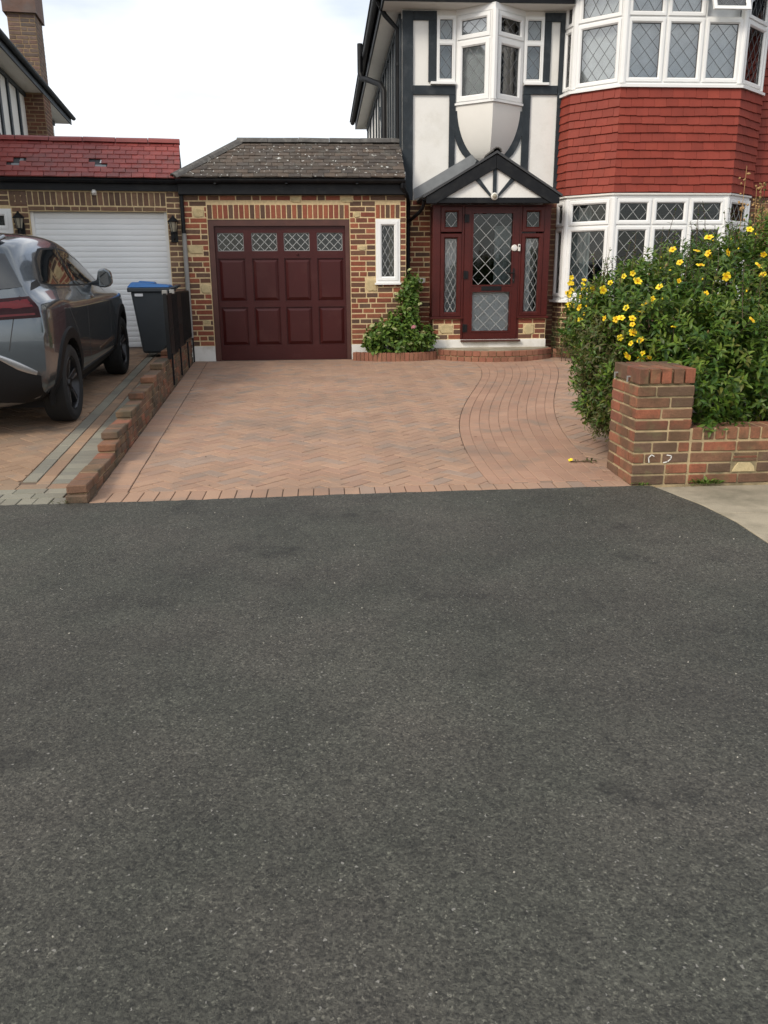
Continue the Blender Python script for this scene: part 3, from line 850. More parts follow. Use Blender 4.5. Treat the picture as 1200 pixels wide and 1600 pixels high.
# soil of the front garden behind the wall and in the planter
so = MB()
bp_ = [(2.03, 5.4)] + BED[1:]
rows = [[(bx + .03, by, zd(0, by) + .005), (14, by, zd(0, by) + .02)] for bx, by in bp_ + [(4.0, 13.1)]]
so.add([p for r_ in rows for p in r_], [(2 * i, 2 * i + 1, 2 * i + 3, 2 * i + 2) for i in range(len(rows) - 1)])
so.build('garden_soil', 'soil', kind='structure', label='dark soil bed under the yellow flowering shrub', cat='soil')

# ------------------------------------------------------------------ garage
YG, YH = 12.60, 13.05
FG = FR((0, YG, 0), (1, 0, 0), (0, -1, 0))
FH = FR((0, YH, 0), (1, 0, 0), (0, -1, 0))
gar = thing('garage', (-.4, YG, .15), 'brick garage with closed maroon panelled door and brown tiled hipped roof', 'garage')
DOOR = (-1.648, 0.405, 0.15, 2.172)
GW = (0.786, 1.146, 1.275, 2.175)
gw = MB()
panel_holes(gw, FG, -1.985, 1.235, -.3, 2.62, [(DOOR[0], DOOR[1], -.3, DOOR[3]), GW], -0.22, 0.0)
gw.box(1.0, 1.235, YG + .22, 13.6, -.3, 2.62)
gw.box(-1.985, -1.77, YG + .22, 18.5, -.3, 2.62)
gwall = gw.build('wall', 'mortar', gar)
stones = [(-1.854, -1.69, 2.2, 2.324), (-1.962, -1.738, 1.698, 1.825), (-1.811, -1.657, 1.14, 1.271), (0.626, 0.806, 1.15, 1.327),
          (0.461, 0.563, 2.196, 2.279), (-.44, -.29, 2.40, 2.455), (.28, .46, 2.40, 2.455), (.52, .65, 1.74, 1.80), (-1.80, -1.70, .70, .755)]
brick_wall(FG, gwall, -1.985, 1.235, .375, 2.50, [(DOOR[0] - .002, DOOR[1] + .002, -1, 2.378), (GW[0], GW[1], GW[2] - .0, 2.378)] + stones, 'brick', seed=4)
soldier(FG, gwall, -1.648, .405, 2.176, 2.376, 'brick')
soldier(FG, gwall, .786, 1.146, 2.178, 2.376, 'brick', seed=8)
for s in stones: stone_piece(FG, gwall, *s)
# the return beside the house
FGR = FR((1.235, YG, 0), (0, 1, 0), (1, 0, 0))
brick_wall(FGR, gwall, 0.0, .45, .2, 2.5, (), 'brick', seed=14)
pb = MB(); panel_holes(pb, FG, -1.997, 1.245, -.2, .375, [(DOOR[0], DOOR[1], -.2, .375)], -.05, .018)
pl_ = pb.build('plinth', 'plinth', gar, bevel=.006)
vb = MB(); vb.lathe([(0.0, .004), (.012, .004), (.014, 0)], (-1.80, YG - .018, .27), axis='Y', n=10); vb.build('vent', 'black', pl_)

# garage door: outer frame, leaf, raised panels and leaded lights
df = MB()
x0, x1, z0, z1 = DOOR
panel_holes(df, FG, x0 + .002, x1 - .002, .12, z1 - .002, [(x0 + .082, x1 - .068, .12, z1 - .088)], -.12, -.008)
dframe = df.build('door_frame', 'rose_frame', gar, bevel=.004)
lx0, lx1, lz0, lz1 = x0 + .084, x1 - .070, .155, z1 - .090
leaf = MB()
colx = [(-1.529, -1.150), (-1.034, -.663), (-.564, -.189), (-.078, .296)]
GZ, P1, P2 = (1.737, 1.99), (1.02, 1.632), (.375, .936)
hol = []
for a, b in colx: hol += [(a, b, *GZ), (a - .004, b + .012, *P1), (a - .004, b + .016, *P2)]
panel_holes(leaf, FG, lx0, lx1, lz0, lz1, hol, -.085, -.05)
gdoor = leaf.build('garage_door', 'maroon', gar, bevel=.003)
for a, b in colx:
    for (zz, e) in ((P1, .012), (P2, .016)):
        pm = MB()
        a0, b0, c0, d0 = a - .003, b + e - .001, zz[0] + .001, zz[1] - .001
        fbox(pm, FG, a0, b0, c0, d0, -.088, -.072)
        ri = lambda i, d: [FG.P(a0 + i, c0 + i, d), FG.P(b0 - i, c0 + i, d), FG.P(b0 - i, d0 - i, d), FG.P(a0 + i, d0 - i, d)]
        A, B, Cc = ri(.012, -.0715), ri(.05, -.052), ri(.054, -.049)
        pm.add(A + B + Cc, [(k, (k + 1) % 4, 4 + (k + 1) % 4, 4 + k) for k in range(4)] + [(4 + k, 4 + (k + 1) % 4, 8 + (k + 1) % 4, 8 + k) for k in range(4)] + [(8, 9, 10, 11)])
        pm.build('panel', 'maroon', gdoor, fixn=False)
    p = MB(); fbox(p, FG, a - .002, b + .002, GZ[0] - .002, GZ[1] + .002, -.077, -.073); p.build('pane', 'glass_dark', gdoor)
    lb = MB(); lattice(lb, FG, a, b, *GZ, .125, .125, .011, -.072, -.067)
    for (xa, xb, za, zb) in ((a, b, GZ[0], GZ[0] + .007), (a, b, GZ[1] - .007, GZ[1]), (a, a + .007, GZ[0] + .007, GZ[1] - .007), (b - .007, b, GZ[0] + .007, GZ[1] - .007)):
        fbox(lb, FG, xa, xb, za, zb, -.072, -.068)
    lb.build('lead_lattice', 'lead_white', gdoor)
hb = MB(); hb.lathe([(0, .02), (.012, .02), (.016, .012), (.010, 0), (.02, -.001), (.022, -.006)], (-.37, YG + .05, 1.69), axis='Y', n=12)
# lathe along +Y runs into the wall, so mirror it outwards
hb.v = [(x_, 2 * (YG + .05) - y_ - .006, z_) for x_, y_, z_ in hb.v]
hb.build('handle', 'maroon', gdoor, fixn=True)
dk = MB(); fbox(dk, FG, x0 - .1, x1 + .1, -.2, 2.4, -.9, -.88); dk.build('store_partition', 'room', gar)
sl = MB(); fbox(sl, FG, x0, x1, .06, .149, -.2, -.02); sl.build('threshold', 'joint', gar)

# slim leaded window beside the door
wf = MB(); panel_holes(wf, FG, GW[0], GW[1], GW[2], GW[3], [(GW[0] + .03, GW[1] - .03, GW[2] + .03, GW[3] - .03)], -.07, .012)
gwin = wf.build('window', 'upvc', gar, bevel=.003)
light(gwin, FG, GW[0] + .031, GW[1] - .031, GW[2] + .031, GW[3] - .031, t=.058, d=.022, dep=.05, cw=.11, chh=.17, lw=.008, lead='lead_white', gl='glass_dark')
s_ = MB(); fbox(s_, FG, GW[0] - .02, GW[1] + .02, GW[2] - .028, GW[2] - .001, -.05, .055); s_.build('sill', 'upvc', gwin, bevel=.003)
s_ = MB(); s_.box(.45, 1.2, 13.3, 13.34, .2, 2.5); s_.build('store_wall', 'room', gar)

# fascia, gutter, roof
fa = MB(); fa.box(-2.02, 1.225, YG - .10, YG - .075, 2.505, 2.685); fa.build('fascia', 'black', gar, bevel=.003)
so_ = MB(); so_.box(-2.02, 1.225, YG - .074, YG + .01, 2.497, 2.515); so_.build('soffit', 'black', gar)
def gutter(name, p0, p1, r, material, parent, outdir):
    """Half-round gutter between two points, open upwards."""
    p0, p1 = Vector(p0), Vector(p1); o = Vector(outdir).normalized(); mb = MB(); n = 8; vs = []
    for p in (p0, p1):
        for rr_ in (r, r - .006):
            for k in range(n + 1):
                a = math.pi * k / n
                vs.append(p - o * math.cos(a) * rr_ - Z * math.sin(a) * rr_)
    q = n + 1; fs = []
    for k in range(n):
        fs += [(k, k + 1, 2 * q + k + 1, 2 * q + k), (q + k, 3 * q + k, 3 * q + k + 1, q + k + 1)]
    fs += [(0, 2 * q, 3 * q, q), (n, q + n, 3 * q + n, 2 * q + n)]
    for b in (0, 2 * q): fs.append(tuple(b + k for k in range(q)) + tuple(b + q + n - k for k in range(q)))
    mb.add(vs, fs)
    return mb.build(name, material, parent, fixn=True)
gut = gutter('gutter', (-2.03, YG - .155, 2.70), (1.20, YG - .155, 2.695), .055, 'black', gar, (0, -1, 0))
for x in (-1.5, -.5, .5):
    b = MB(); b.box(x, x + .03, YG - .215, YG - .102, 2.63, 2.645); b.build('bracket', 'black', gut)

EY, EZ, RY, RZ = YG - .19, 2.712, 13.22, 3.285
SLOPE = Vector((0, RY - EY, RZ - EZ)); SL = SLOPE.length; SD = SLOPE / SL; SN = Vector((0, -SD.z, SD.y))
PIT = math.atan2(SD.z, SD.y)
HX0, HX1 = -2.06, -1.17
deck = MB()
deck.add([(HX0, EY, EZ), (1.205, EY, EZ), (1.205, RY, RZ), (HX1, RY, RZ), (HX0, 18.4, EZ), (1.205, 18.4, EZ + .25), (HX1, 14.0, RZ - .2), (1.205, 14.0, RZ - .2)],
         [(0, 1, 2, 3), (0, 3, 6, 4), (3, 2, 7, 6), (6, 7, 5, 4), (1, 5, 7, 2), (0, 4, 5, 1)])
roof = deck.build('roof', 'roof_felt', gar)
rr = random.Random(3)
NROW = 10; G_ = (SL - .02) / NROW
for i in range(NROW):
    s0 = i * G_ - .02
    xl = HX0 + (HX1 - HX0) * max(0, (s0 + .02) / SL) + .03
    x = 1.205 - (.0825 if i % 2 else 0)
    if i % 2: xs_list = [(1.205 - .0825, 1.205)]
    else: xs_list = []
    while x > xl:
        a = max(x - .165, xl - .02); xs_list.append((a, x)); x -= .165
    for a, b in xs_list:
        if b - a < .035: continue
        L = G_ + .035; wq = round((b - a) / .0055) * .0055
        me = bevel_box_mesh(('tile', wq, round(L, 3), rr.randint(0, 3)), max(.02, wq - .003), L, .018, .002, .003)
        mid = Vector(((a + b) / 2, EY, EZ)) + SD * (s0 + L / 2) + SN * (.021 + rr.uniform(-.003, .003))
        piece('tile', me, 'roof_tile', roof, mid, (PIT - .10 + rr.uniform(-.012, .012), rr.uniform(-.006, .006), rr.uniform(-.008, .008)))
def ridge_seg(p0, p1, r=.085, arc=R(70), dn=Z, n=5, mat_='ridge_tile', parent=None, name='ridge_tile'):
    p0, p1 = Vector(p0), Vector(p1); t = (p1 - p0).normalized(); side = t.cross(dn).normalized(); u = side.cross(t).normalized()
    vs = []
    for p in (p0, p1):
        for rr_ in (r, r - .015):
            for k in range(n + 1):
                a = -arc + 2 * arc * k / n
                vs.append(p + side * math.sin(a) * rr_ + u * (math.cos(a) * rr_ - r * .72))
    q = n + 1; fs = []
    for k in range(n): fs += [(k, k + 1, 2 * q + k + 1, 2 * q + k), (q + k, 3 * q + k, 3 * q + k + 1, q + k + 1)]
    fs += [(0, 2 * q, 3 * q, q), (n, q + n, 3 * q + n, 2 * q + n)]
    for b in (0, 2 * q): fs.append(tuple(b + k for k in range(q)) + tuple(b + q + n - k for k in range(q)))
    return MB().add(vs, fs).build(name, mat_, parent, fixn=True)
x = HX1 - .05; k = 0
while x < 1.15:
    xe = min(x + .455, 1.20); dz = rr.uniform(-.004, .006)
    ridge_seg((x, RY, RZ + .04 + dz), (xe - .004, RY, RZ + .04 + rr.uniform(-.003, .004)), .11, parent=roof); x += .455
h0, h1 = Vector((HX0 - .01, EY - .01, EZ + .03)), Vector((HX1, RY, RZ + .045))
for i in range(4):
    a, b = h0.lerp(h1, i / 4), h0.lerp(h1, (i + .97) / 4)
    ridge_seg(a, b, .10, parent=roof, name='hip_tile')
fl = MB(); fl.box(1.196, 1.216, YG - .14, YH + .3, 2.70, 2.80); fl.build('flashing', 'flashing', roof)

# downpipe in the corner between garage and house
dp = MB(); dp.tube([(1.17, YG - .155, 2.66), (1.17, YG - .155, 2.60), (1.24, YG - .03, 2.50), (1.30, YH - .14, 2.42), (1.30, YH - .09, 2.30), (1.30, YH - .09, .20)], .034, 10)
dpo = dp.build('downpipe', 'black', gar, smooth=True)
for z in (2.2, 1.2):
    b = MB(); b.tube([(1.30, YH - .09, z - .025), (1.30, YH - .09, z + .025)], .042, 10); b.build('pipe_collar', 'black', dpo)

# ------------------------------------------------------------------ house
house = thing('house', (4.5, YH, .15), 'white rendered and red tile-hung house with black timbers and bay windows', 'house')
# bay plan, left to right
BAY = [(3.60, YH), (3.665, 12.76), (4.22, 12.285), (5.94, 12.285), (6.495, 12.76), (6.56, YH)]
# walls: front with openings, left side, right end and back
ORI = (1.99, 3.02)      # oriel on the wall
NL, NRW = (1.723, 1.995, 4.085, 4.945), (3.005, 3.291, 4.085, 4.945)
fwm = MB()
panel_holes(fwm, FH, 1.22, 9.6, -.3, 5.02, [(1.66, 3.38, -.3, 2.36), (NL[0], NL[1], NL[2], NL[3]), (NRW[0], NRW[1], NRW[2], NRW[3]),
            (ORI[0] + .06, ORI[1] - .06, 3.84, 4.9), (3.70, 6.46, .98, 2.48), (3.70, 6.46, 3.92, 5.0)], -.25, 0)
fwm.box(1.22, 1.47, YH + .25, 22.4, -.3, 5.02)
fwm.box(9.35, 9.6, YH + .25, 22.4, -.3, 5.02)
fwm.box(1.47, 9.35, 22.15, 22.4, -.3, 5.02)
wall = fwm.build('wall', 'render', house)
fl_ = MB(); fl_.box(1.475, 9.345, YH + .255, 22.1, 2.5, 2.7); fl_.box(1.475, 9.345, YH + .255, 22.1, 5.0, 5.1); fl_.box(1.475, 9.345, YH + .255, 22.1, -.1, .1)
fl_.box(1.475, 9.345, 16.5, 16.6, .1, 5.0)
fl_.build('floor', 'room', house)

# brickwork of the ground floor
bws = []
for (a, b, c, mt_) in ((1.24, 1.655, 2.47, 'mortar'), (3.385, 3.62, 2.50, 'mortar_dark'), (6.55, 9.6, 2.50, 'mortar_dark')):
    bm_ = MB(); fbox(bm_, FH, a, b, -.2, c, .0005, .012); bws.append(bm_.build('brickwork', mt_, house))
bwall = bws[0]
FHb = FR((0, YH - .012, 0), (1, 0, 0), (0, -1, 0))
stn = [(1.46, 1.58, 1.26, 1.34)]
brick_wall(FHb, bwall, 1.24, 1.655, .16, 2.47, stn, 'brick', seed=21)
stone_piece(FHb, bwall, *stn[0], material='plinth')
brick_wall(FHb, bws[1], 3.385, 3.62, .16, 2.50, (), 'brick_dark', seed=22)
brick_wall(FHb, bws[2], 6.56, 8.3, 1.2, 2.50, (), 'brick_dark', seed=23)

# timbers on the render
def timber(poly, d=.028, name='timber', F=FH):
    mb = MB(); fprism(mb, F, poly, .0005, d); return mb.build(name, 'timber', house, bevel=.004, fixn=True)
def tbox(x0, x1, z0, z1, d=.028, F=FH): return timber([(x0, z0), (x1, z0), (x1, z1), (x0, z1)], d, F=F)
tbox(1.222, 1.378, 2.47, 5.0, .034)
tbox(1.380, 1.718, 4.882, 5.0, .030)
tbox(1.602, 1.718, 4.085, 4.880, .028)
tbox(1.380, 2.004, 3.915, 4.038, .030)
tbox(1.916, 2.006, 2.60, 3.913, .028)
tbox(3.010, 3.124, 2.60, 3.928, .028)
tbox(3.012, 3.52, 3.930, 4.05, .030)
tbox(3.293, 3.395, 4.085, 4.882, .028)
tbox(3.293, 3.60, 4.884, 5.0, .030)
tbox(3.525, 3.60, 2.50, 4.882, .034)
OC, OW, OD = 2.505, .505, .80     # oriel centre, half width, depth of the curved base
ell = lambda z: OW * math.sqrt(max(0.0, 1 - ((3.775 - z) / OD) ** 2))
for s in (-1, 1):
    zs_ = np.linspace(3.70, 2.985, 12)
    inner = [(OC + s * (ell(z) - .03), z) for z in zs_]
    outer = [(OC + s * (ell(z) + (.0 if i == 0 else .035 + .075 * i / 11)), z) for i, z in enumerate(zs_)]
    outer = [(min(max(x, 2.006), 3.010) if True else x, z) for x, z in outer]
    # build as a strip of quads so the curve stays clean
    mb = MB()
    n = len(zs_); vs = []
    for (ix, iz), (ox, oz) in zip(inner, outer):
        vs += [FH.P(ix, iz, .0005), FH.P(ox, oz, .0005), FH.P(ox, oz, .026), FH.P(ix, iz, .026)]
    fs = []
    for i in range(n - 1):
        for k in range(4): fs.append((i * 4 + k, i * 4 + (k + 1) % 4, (i + 1) * 4 + (k + 1) % 4, (i + 1) * 4 + k))
    fs += [(0, 1, 2, 3), tuple((n - 1) * 4 + k for k in range(4))]
    mb.add(vs, fs); mb.build('curved_brace', 'timber', house, fixn=True)

# side wall timbers (seen in steep perspective above the garage roof)
FS = FR((1.22, YH, 0), (0, 1, 0), (-1, 0, 0))
for y in (0.45, 0.92, 1.4, 1.9, 2.4, 2.95, 3.5, 4.1, 4.8, 5.6, 6.6, 7.8, 9.0):
    tbox(y, y + .11, 2.7, 4.9, .03, F=FS)
tbox(0.002, .12, 2.47, 4.9, .034, F=FS)
tbox(.13, 9.2, 4.902, 5.0, .036, F=FS)
timber([(2.5, 3.5), (2.64, 3.5), (4.7, 4.6), (4.56, 4.6)], .045, F=FS)

# small flanking lights of the oriel
for (a, b, c, d_) in (NL, NRW):
    wf = MB(); panel_holes(wf, FH, a, b, c, d_, [(a + .03, b - .03, c + .03, 4.585), (a + .03, b - .03, 4.625, d_ - .03)], -.07, .02)
    w = wf.build('window', 'upvc', house, bevel=.003)
    light(w, FH, a + .031, b - .031, c + .031, 4.584, t=.016, d=.018, dep=.03, cw=.20, chh=.235, lw=.009)
    light(w, FH, a + .031, b - .031, 4.626, d_ - .031, t=.016, d=.018, dep=.03, cw=.20, chh=.24, lw=.009)
    s_ = MB(); fbox(s_, FH, a - .09 if a < 2 else a + .01, b + .005 if a < 2 else b + .09, c - .036, c - .002, -.02, .075); s_.build('sill', 'upvc', w, bevel=.003)
    cu = MB(); fbox(cu, FH, a, b, c, d_, -.20, -.195); cu.build('net_curtain', 'net', w)

# oriel window on a pointed plan
AP = Vector((2.497, 12.69)); OA, OB = Vector((2.004, YH)), Vector((3.008, YH))
oriel = thing_part = None
ob = MB(); strip(ob, [OA, AP, OB], -.03, .028, 3.772, 3.800)
oriel = ob.build('oriel_window', 'upvc', house)
ot = MB(); strip(ot, [OA, AP, OB], -.05, .006, 4.945, 5.015); ot.build('head_frame', 'upvc', oriel)
pm = MB(); pm.prism([(AP.x + .05 * math.cos(R(a)), AP.y + .012 + .05 * math.sin(R(a)), 3.80) for a in range(0, 360, 45)],
                    [(AP.x + .05 * math.cos(R(a)), AP.y + .012 + .05 * math.sin(R(a)), 4.945) for a in range(0, 360, 45)])
pm.build('corner_post', 'upvc', oriel, fixn=True)
for (p, q) in ((OA, AP), (AP, OB)):
    u = (q - p).normalized(); L = (q - p).length
    F_ = FR((p.x, p.y, 0), (u.x, u.y, 0), (u.y, -u.x, 0))
    e0, e1 = (.0, .045) if p is OA else (.045, .0)
    a, b = e0 + .004, L - e1 - .004
    jm = MB(); panel_holes(jm, F_, a, b, 3.80, 4.945, [(a + .022, b - .022, 3.815, 4.60), (a + .022, b - .022, 4.625, 4.93)], -.06, -.002)
    jm.build('window_frame', 'upvc', oriel)
    light(oriel, F_, a + .023, b - .023, 3.816, 4.599, t=.075, d=.012, dep=.05, cw=.17, chh=.225, lw=.010, name='casement', gl='glass_up')
    light(oriel, F_, a + .023, b - .023, 4.626, 4.929, t=.062, d=.012, dep=.05, cw=.17, chh=.18, lw=.010, name='top_light', gl='glass_up')
cb = MB(); cb.prism([(OA.x, OA.y, 5.016), (AP.x, AP.y - .01, 5.016), (OB.x, OB.y, 5.016)], [(OA.x, OA.y, 5.03), (AP.x, AP.y - .01, 5.03), (OB.x, OB.y, 5.03)])
cb.build('ceiling_panel', 'upvc', oriel, fixn=True)
cu = MB(); strip(cu, [OA + Vector((.1, .06)), AP + Vector((0, .16)), OB + Vector((-.1, .06))], -.002, .002, 3.81, 4.94); cu.build('net_curtain', 'net', oriel)
# curved base, a boat-shaped underside
bs = MB(); zs_ = np.linspace(3.770, 2.98, 22); vs, fs = [], []
for z in zs_:
    s = math.sqrt(max(0, 1 - ((3.775 - z) / OD) ** 2))
    vs += [(OC - OW * s, YH - .001, z), (OC + (AP.x - OC) * s, YH - .36 * s, z), (OC + OW * s, YH - .001, z)]
for i in range(len(zs_) - 1):
    b = i * 3; fs += [(b, b + 1, b + 4, b + 3), (b + 1, b + 2, b + 5, b + 4), (b + 2, b, b + 3, b + 5)]
fs += [(0, 2, 1), tuple(3 * (len(zs_) - 1) + k for k in range(3))]
bs.add(vs, fs); bo = bs.build('oriel_base', 'smooth_white', house, fixn=True)

# two-storey bay
def facet(i, pts=BAY):
    a, b = Vector(pts[i]), Vector(pts[i + 1]); u = (b - a).normalized()
    return FR((a.x, a.y, 0), (u.x, u.y, 0), (u.y, -u.x, 0)), (b - a).length
def bay_windows(name, z0, zm0, zm1, z1, sill_z, chl, cht, lead, open_vent=False, gl='glass'):
    fr = MB(); strip(fr, BAY, -.07, .0, z0, z0 + .035); 
    part = fr.build(name, 'upvc', house)
    hd = MB(); strip(hd, BAY, -.07, .0, z1 - .04, z1); hd.build('head_frame', 'upvc', part)
    si = MB(); strip(si, BAY, -.08, .055, sill_z - .035, sill_z); si.build('sill', 'upvc', part)
    for i in range(1, 5):
        c = Vector(BAY[i]); pm = MB()
        inw = Vector((5.08, 13.3)) - c; inw.normalize(); c2 = c + inw * .03
        pm.prism([(c2.x + .052 * math.cos(R(a)), c2.y + .052 * math.sin(R(a)), z0 + .035) for a in range(0, 360, 30)],
                 [(c2.x + .052 * math.cos(R(a)), c2.y + .052 * math.sin(R(a)), z1 - .04) for a in range(0, 360, 30)])
        pm.build('corner_post', 'upvc', part, fixn=True)
    for i in range(5):
        F_, L = facet(i)
        e0, e1 = (.01 if i == 0 else .035), (.01 if i == 4 else .035)
        n = 3 if i == 2 else 1
        w = (L - e0 - e1) / n
        for k in range(n):
            a, b = e0 + k * w, e0 + (k + 1) * w
            t = .055 if i in (1, 2, 3) else .05
            jm = MB()
            panel_holes(jm, F_, a + .001, b - .001, z0 + .035, z1 - .04, [(a + .016, b - .016, z0 + .05, zm0), (a + .016, b - .016, zm1, z1 - .055)], -.06, -.004)
            jm.build('window_frame', 'upvc', part)
            cwv = .165 if i != 1 else .2
            light(part, F_, a + .017, b - .017, z0 + .051, zm0 - .001, t=t, d=.014, dep=.05, cw=cwv, chh=chl, lw=.0085, lead=lead, gl=gl)
            if open_vent and i == 2 and k == 2:
                hz = z1 - .056; ang = R(24)
                class FV(FR):
                    def P(s, x, z, d=0.0):
                        dz = z - hz; c_, s_ = math.cos(ang), math.sin(ang)
                        return s.O + s.u * x + s.n * (d * c_ - dz * s_) + Vector((0, 0, hz + dz * c_ + d * s_ * 0.0))
                light(part, FV(F_.O, F_.u, F_.n), a + .017, b - .017, zm1 + .001, z1 - .056, t=t, d=.05, dep=.05, cw=cwv, chh=cht, lw=.0085, lead=lead, gl=gl, name='open_top_light')
            else:
                light(part, F_, a + .017, b - .017, zm1 + .001, z1 - .056, t=t, d=.014, dep=.05, cw=cwv, chh=cht, lw=.0085, lead=lead, gl=gl, name='top_light')
    return part
lowbay = bay_windows('bay_window', 1.00, 2.045, 2.075, 2.475, 1.00, .20, .27, 'lead_white', gl='glass_dark')
upbay = bay_windows('bay_window', 3.905, 4.745, 4.775, 5.24, 3.915, .245, .25, 'lead', open_vent=True, gl='glass_up')
inn = offset_line(BAY, -.13)
cu = MB(); strip(cu, [(p.x, p.y) for p in inn], -.003, .003, 3.92, 5.2); cu.build('net_curtain', 'net', upbay)
for (xa, xb) in ((3.78, 4.12), (6.1, 6.4)):
    cu = MB(); n = 12
    pts = [(xa + (xb - xa) * k / n, 12.95 + .025 * (k % 2)) for k in range(n + 1)]
    strip(cu, pts, -.003, .003, 1.0, 2.47); cu.build('curtain', 'net', lowbay)
# tile-hung apron between the windows
ap = MB(); strip(ap, BAY, -.2, .0, 2.50, 3.88)
apron = ap.build('tile_apron', 'hung_tile', house)
sf = MB(); strip(sf, BAY, -.2, .03, 2.476, 2.499); sf.build('bay_soffit', 'smooth_white', house)
rr = random.Random(17)
NA = 12; GA = (3.855 - 2.505) / NA
FAC = [facet(i) for i in range(5)]
def hang(F_, L, row, zb, parent, off, x_start=0.0, tw=.168):
    x = x_start - off
    while x < L:
        a, b = max(x, x_start), min(x + tw, L); x += tw
        if b - a < .02: continue
        wq = round((b - a) / .006) * .006
        h = GA + .022
        me = bevel_box_mesh(('htile', wq, round(h, 3), rr.randint(0, 3)), max(.015, wq - .0028), .019, h, .002, .0022)
        c = F_.P((a + b) / 2, zb + h / 2 + rr.uniform(-.004, .004) + .006 * math.sin(row * 1.7 + a * 3.1), .020)
        o = piece('tile', me, 'hung_tile', parent, c)
        # kick the lower edge outwards
        o.rotation_euler = (Matrix.Rotation(F_.rotz(), 3, 'Z') @ Matrix.Rotation(-R(10) + rr.uniform(-.01, .01), 3, 'X') @ Matrix.Rotation(rr.uniform(-.006, .006), 3, 'Y')).to_euler()
for i in range(NA):
    for k, (F_, L) in enumerate(FAC):
        hang(F_, L + (.012 if k < 4 else 0), i, 2.505 + i * GA, apron, .084 if (i + k) % 2 else .0, x_start=-.012 if k else 0.0)
rw = MB(); fbox(rw, FH, 6.58, 9.6, 2.50, 5.0, .0005, .01); tw_ = rw.build('tile_hanging', 'hung_tile', house)
for i in range(20):
    hang(FR((0, YH - .01, 0), (1, 0, 0), (0, -1, 0)), 8.0, i, 2.505 + i * GA, tw_, .084 if i % 2 else 0, x_start=6.60)
# brick base of the bay
bb = MB(); strip(bb, BAY, -.2, -.012, -.2, .965); bbase = bb.build('bay_base', 'mortar', house)
BAYi = offset_line(BAY, -.012)
for i in range(3):
    F_, L = facet(i, [(p.x, p.y) for p in BAYi]); brick_wall(F_, bbase, 0, L, .2, .965, (), 'brick_dark', seed=30 + i)

# eaves and roof
EV = .34
fas = MB(); fas.box(.92, 3.62, YH - EV, YH - EV + .025, 5.03, 5.21); fas.box(6.55, 10, YH - EV, YH - EV + .025, 5.03, 5.21)
fas.box(.92, .945, YH - EV + .026, 22.8, 5.03, 5.21)
fas.build('fascia', 'black', house)
sof = MB(); sof.box(.946, 9.9, YH - EV + .026, YH + .1, 5.022, 5.03); sof.box(.946, 1.3, YH + .101, 22.75, 5.022, 5.03)
sof.build('soffit', 'smooth_white', house)
gutter('gutter', (.86, YH - EV - .06, 5.20), (3.62, YH - EV - .06, 5.20), .058, 'black', house, (0, -1, 0))
gutter('gutter', (.86, YH - EV - .06, 5.20), (.86, 22.9, 5.20), .058, 'black', house, (-1, 0, 0))
rf = MB()
A0, A1, A2, A3 = (.78, YH - EV - .05, 5.21), (9.9, YH - EV - .05, 5.21), (9.9, 22.9, 5.21), (.78, 22.9, 5.21)
B0, B1 = (5.2, 17.5, 9.0), (9.9, 17.5, 9.0)
rf.add([A0, A1, A2, A3, B0, B1], [(0, 1, 5, 4), (2, 3, 4, 5), (3, 0, 4), (1, 2, 5), (0, 3, 2, 1)])
hroof = rf.build('roof', 'roof_felt', house)
br_ = MB(); bo_ = offset_line(BAY, .25)
rb = [(p.x, p.y, 5.245) for p in bo_]; tb = [(p.x * .2 + 5.08 * .8, p.y * .3 + 13.6 * .7, 6.2) for p in bo_]
br_.prism(rb, tb); br_.build('bay_roof', 'roof_felt', house, fixn=True)
# pipes on the left side of the house: vertical stack near the front corner, swan-neck and rear stack
pp = MB(); pp.tube([(.88, YH + .1, 5.16), (.98, YH + .12, 4.98), (1.175, YH + .16, 4.80), (1.175, YH + .16, 2.98)], .036, 10)
ppo = pp.build('downpipe', 'black', house, smooth=True)
for z in (4.35, 3.3):
    b = MB(); b.tube([(1.175, YH + .16, z - .02), (1.175, YH + .16, z + .02)], .045, 10); b.box(1.18, 1.22, YH + .15, YH + .17, z - .008, z + .008); b.build('pipe_collar', 'black', ppo)
vp = MB(); vp.tube([(1.15, 15.7, 3.2), (1.15, 15.7, 4.50), (1.10, 15.8, 4.62), (.90, 16.2, 4.78), (.80, 16.4, 4.84), (.77, 16.45, 4.95), (.77, 16.45, 5.42)], .05, 10)
vp.build('vent_pipe', 'black', house, smooth=True)

# ------------------------------------------------------------------ porch
porch = thing('porch', (2.5, YG, .2), 'enclosed rosewood porch with leaded glass door under black and white gable', 'porch')
pz0, pz1 = .425, 2.372
PX0, PX1 = 1.632, 3.40
# dwarf walls either side of the door, brick with stone pieces
pw = MB(); fbox(pw, FG, 1.648, 2.085, .2, .735, -.45, -.006); pwall = pw.build('wall', 'mortar', porch)
pw = MB(); fbox(pw, FG, 2.955, 3.39, .2, .735, -.45, -.006); pwall2 = pw.build('wall', 'mortar', porch)
FGp = FR((0, YG + .006, 0), (1, 0, 0), (0, -1, 0))
ps = [(1.74, 1.96, .52, .66), (3.05, 3.22, .49, .66)]
brick_wall(FGp, pwall, 1.648, 2.085, .43, .735, ps[:1], 'brick', seed=51)
brick_wall(FGp, pwall2, 2.955, 3.39, .43, .735, ps[1:], 'brick', seed=52)
stone_piece(FGp, pwall, *ps[0]); stone_piece(FGp, pwall2, *ps[1])
FPL = FR((1.648, YH, 0), (0, -1, 0), (-1, 0, 0))
brick_wall(FPL, pwall, 0.0, .44, .43, .735, (), 'brick', seed=53)
pp_ = MB(); fbox(pp_, FG, 1.64, 3.40, .15, .428, -.44, .02); pp_.build('plinth', 'plinth', porch, bevel=.006)
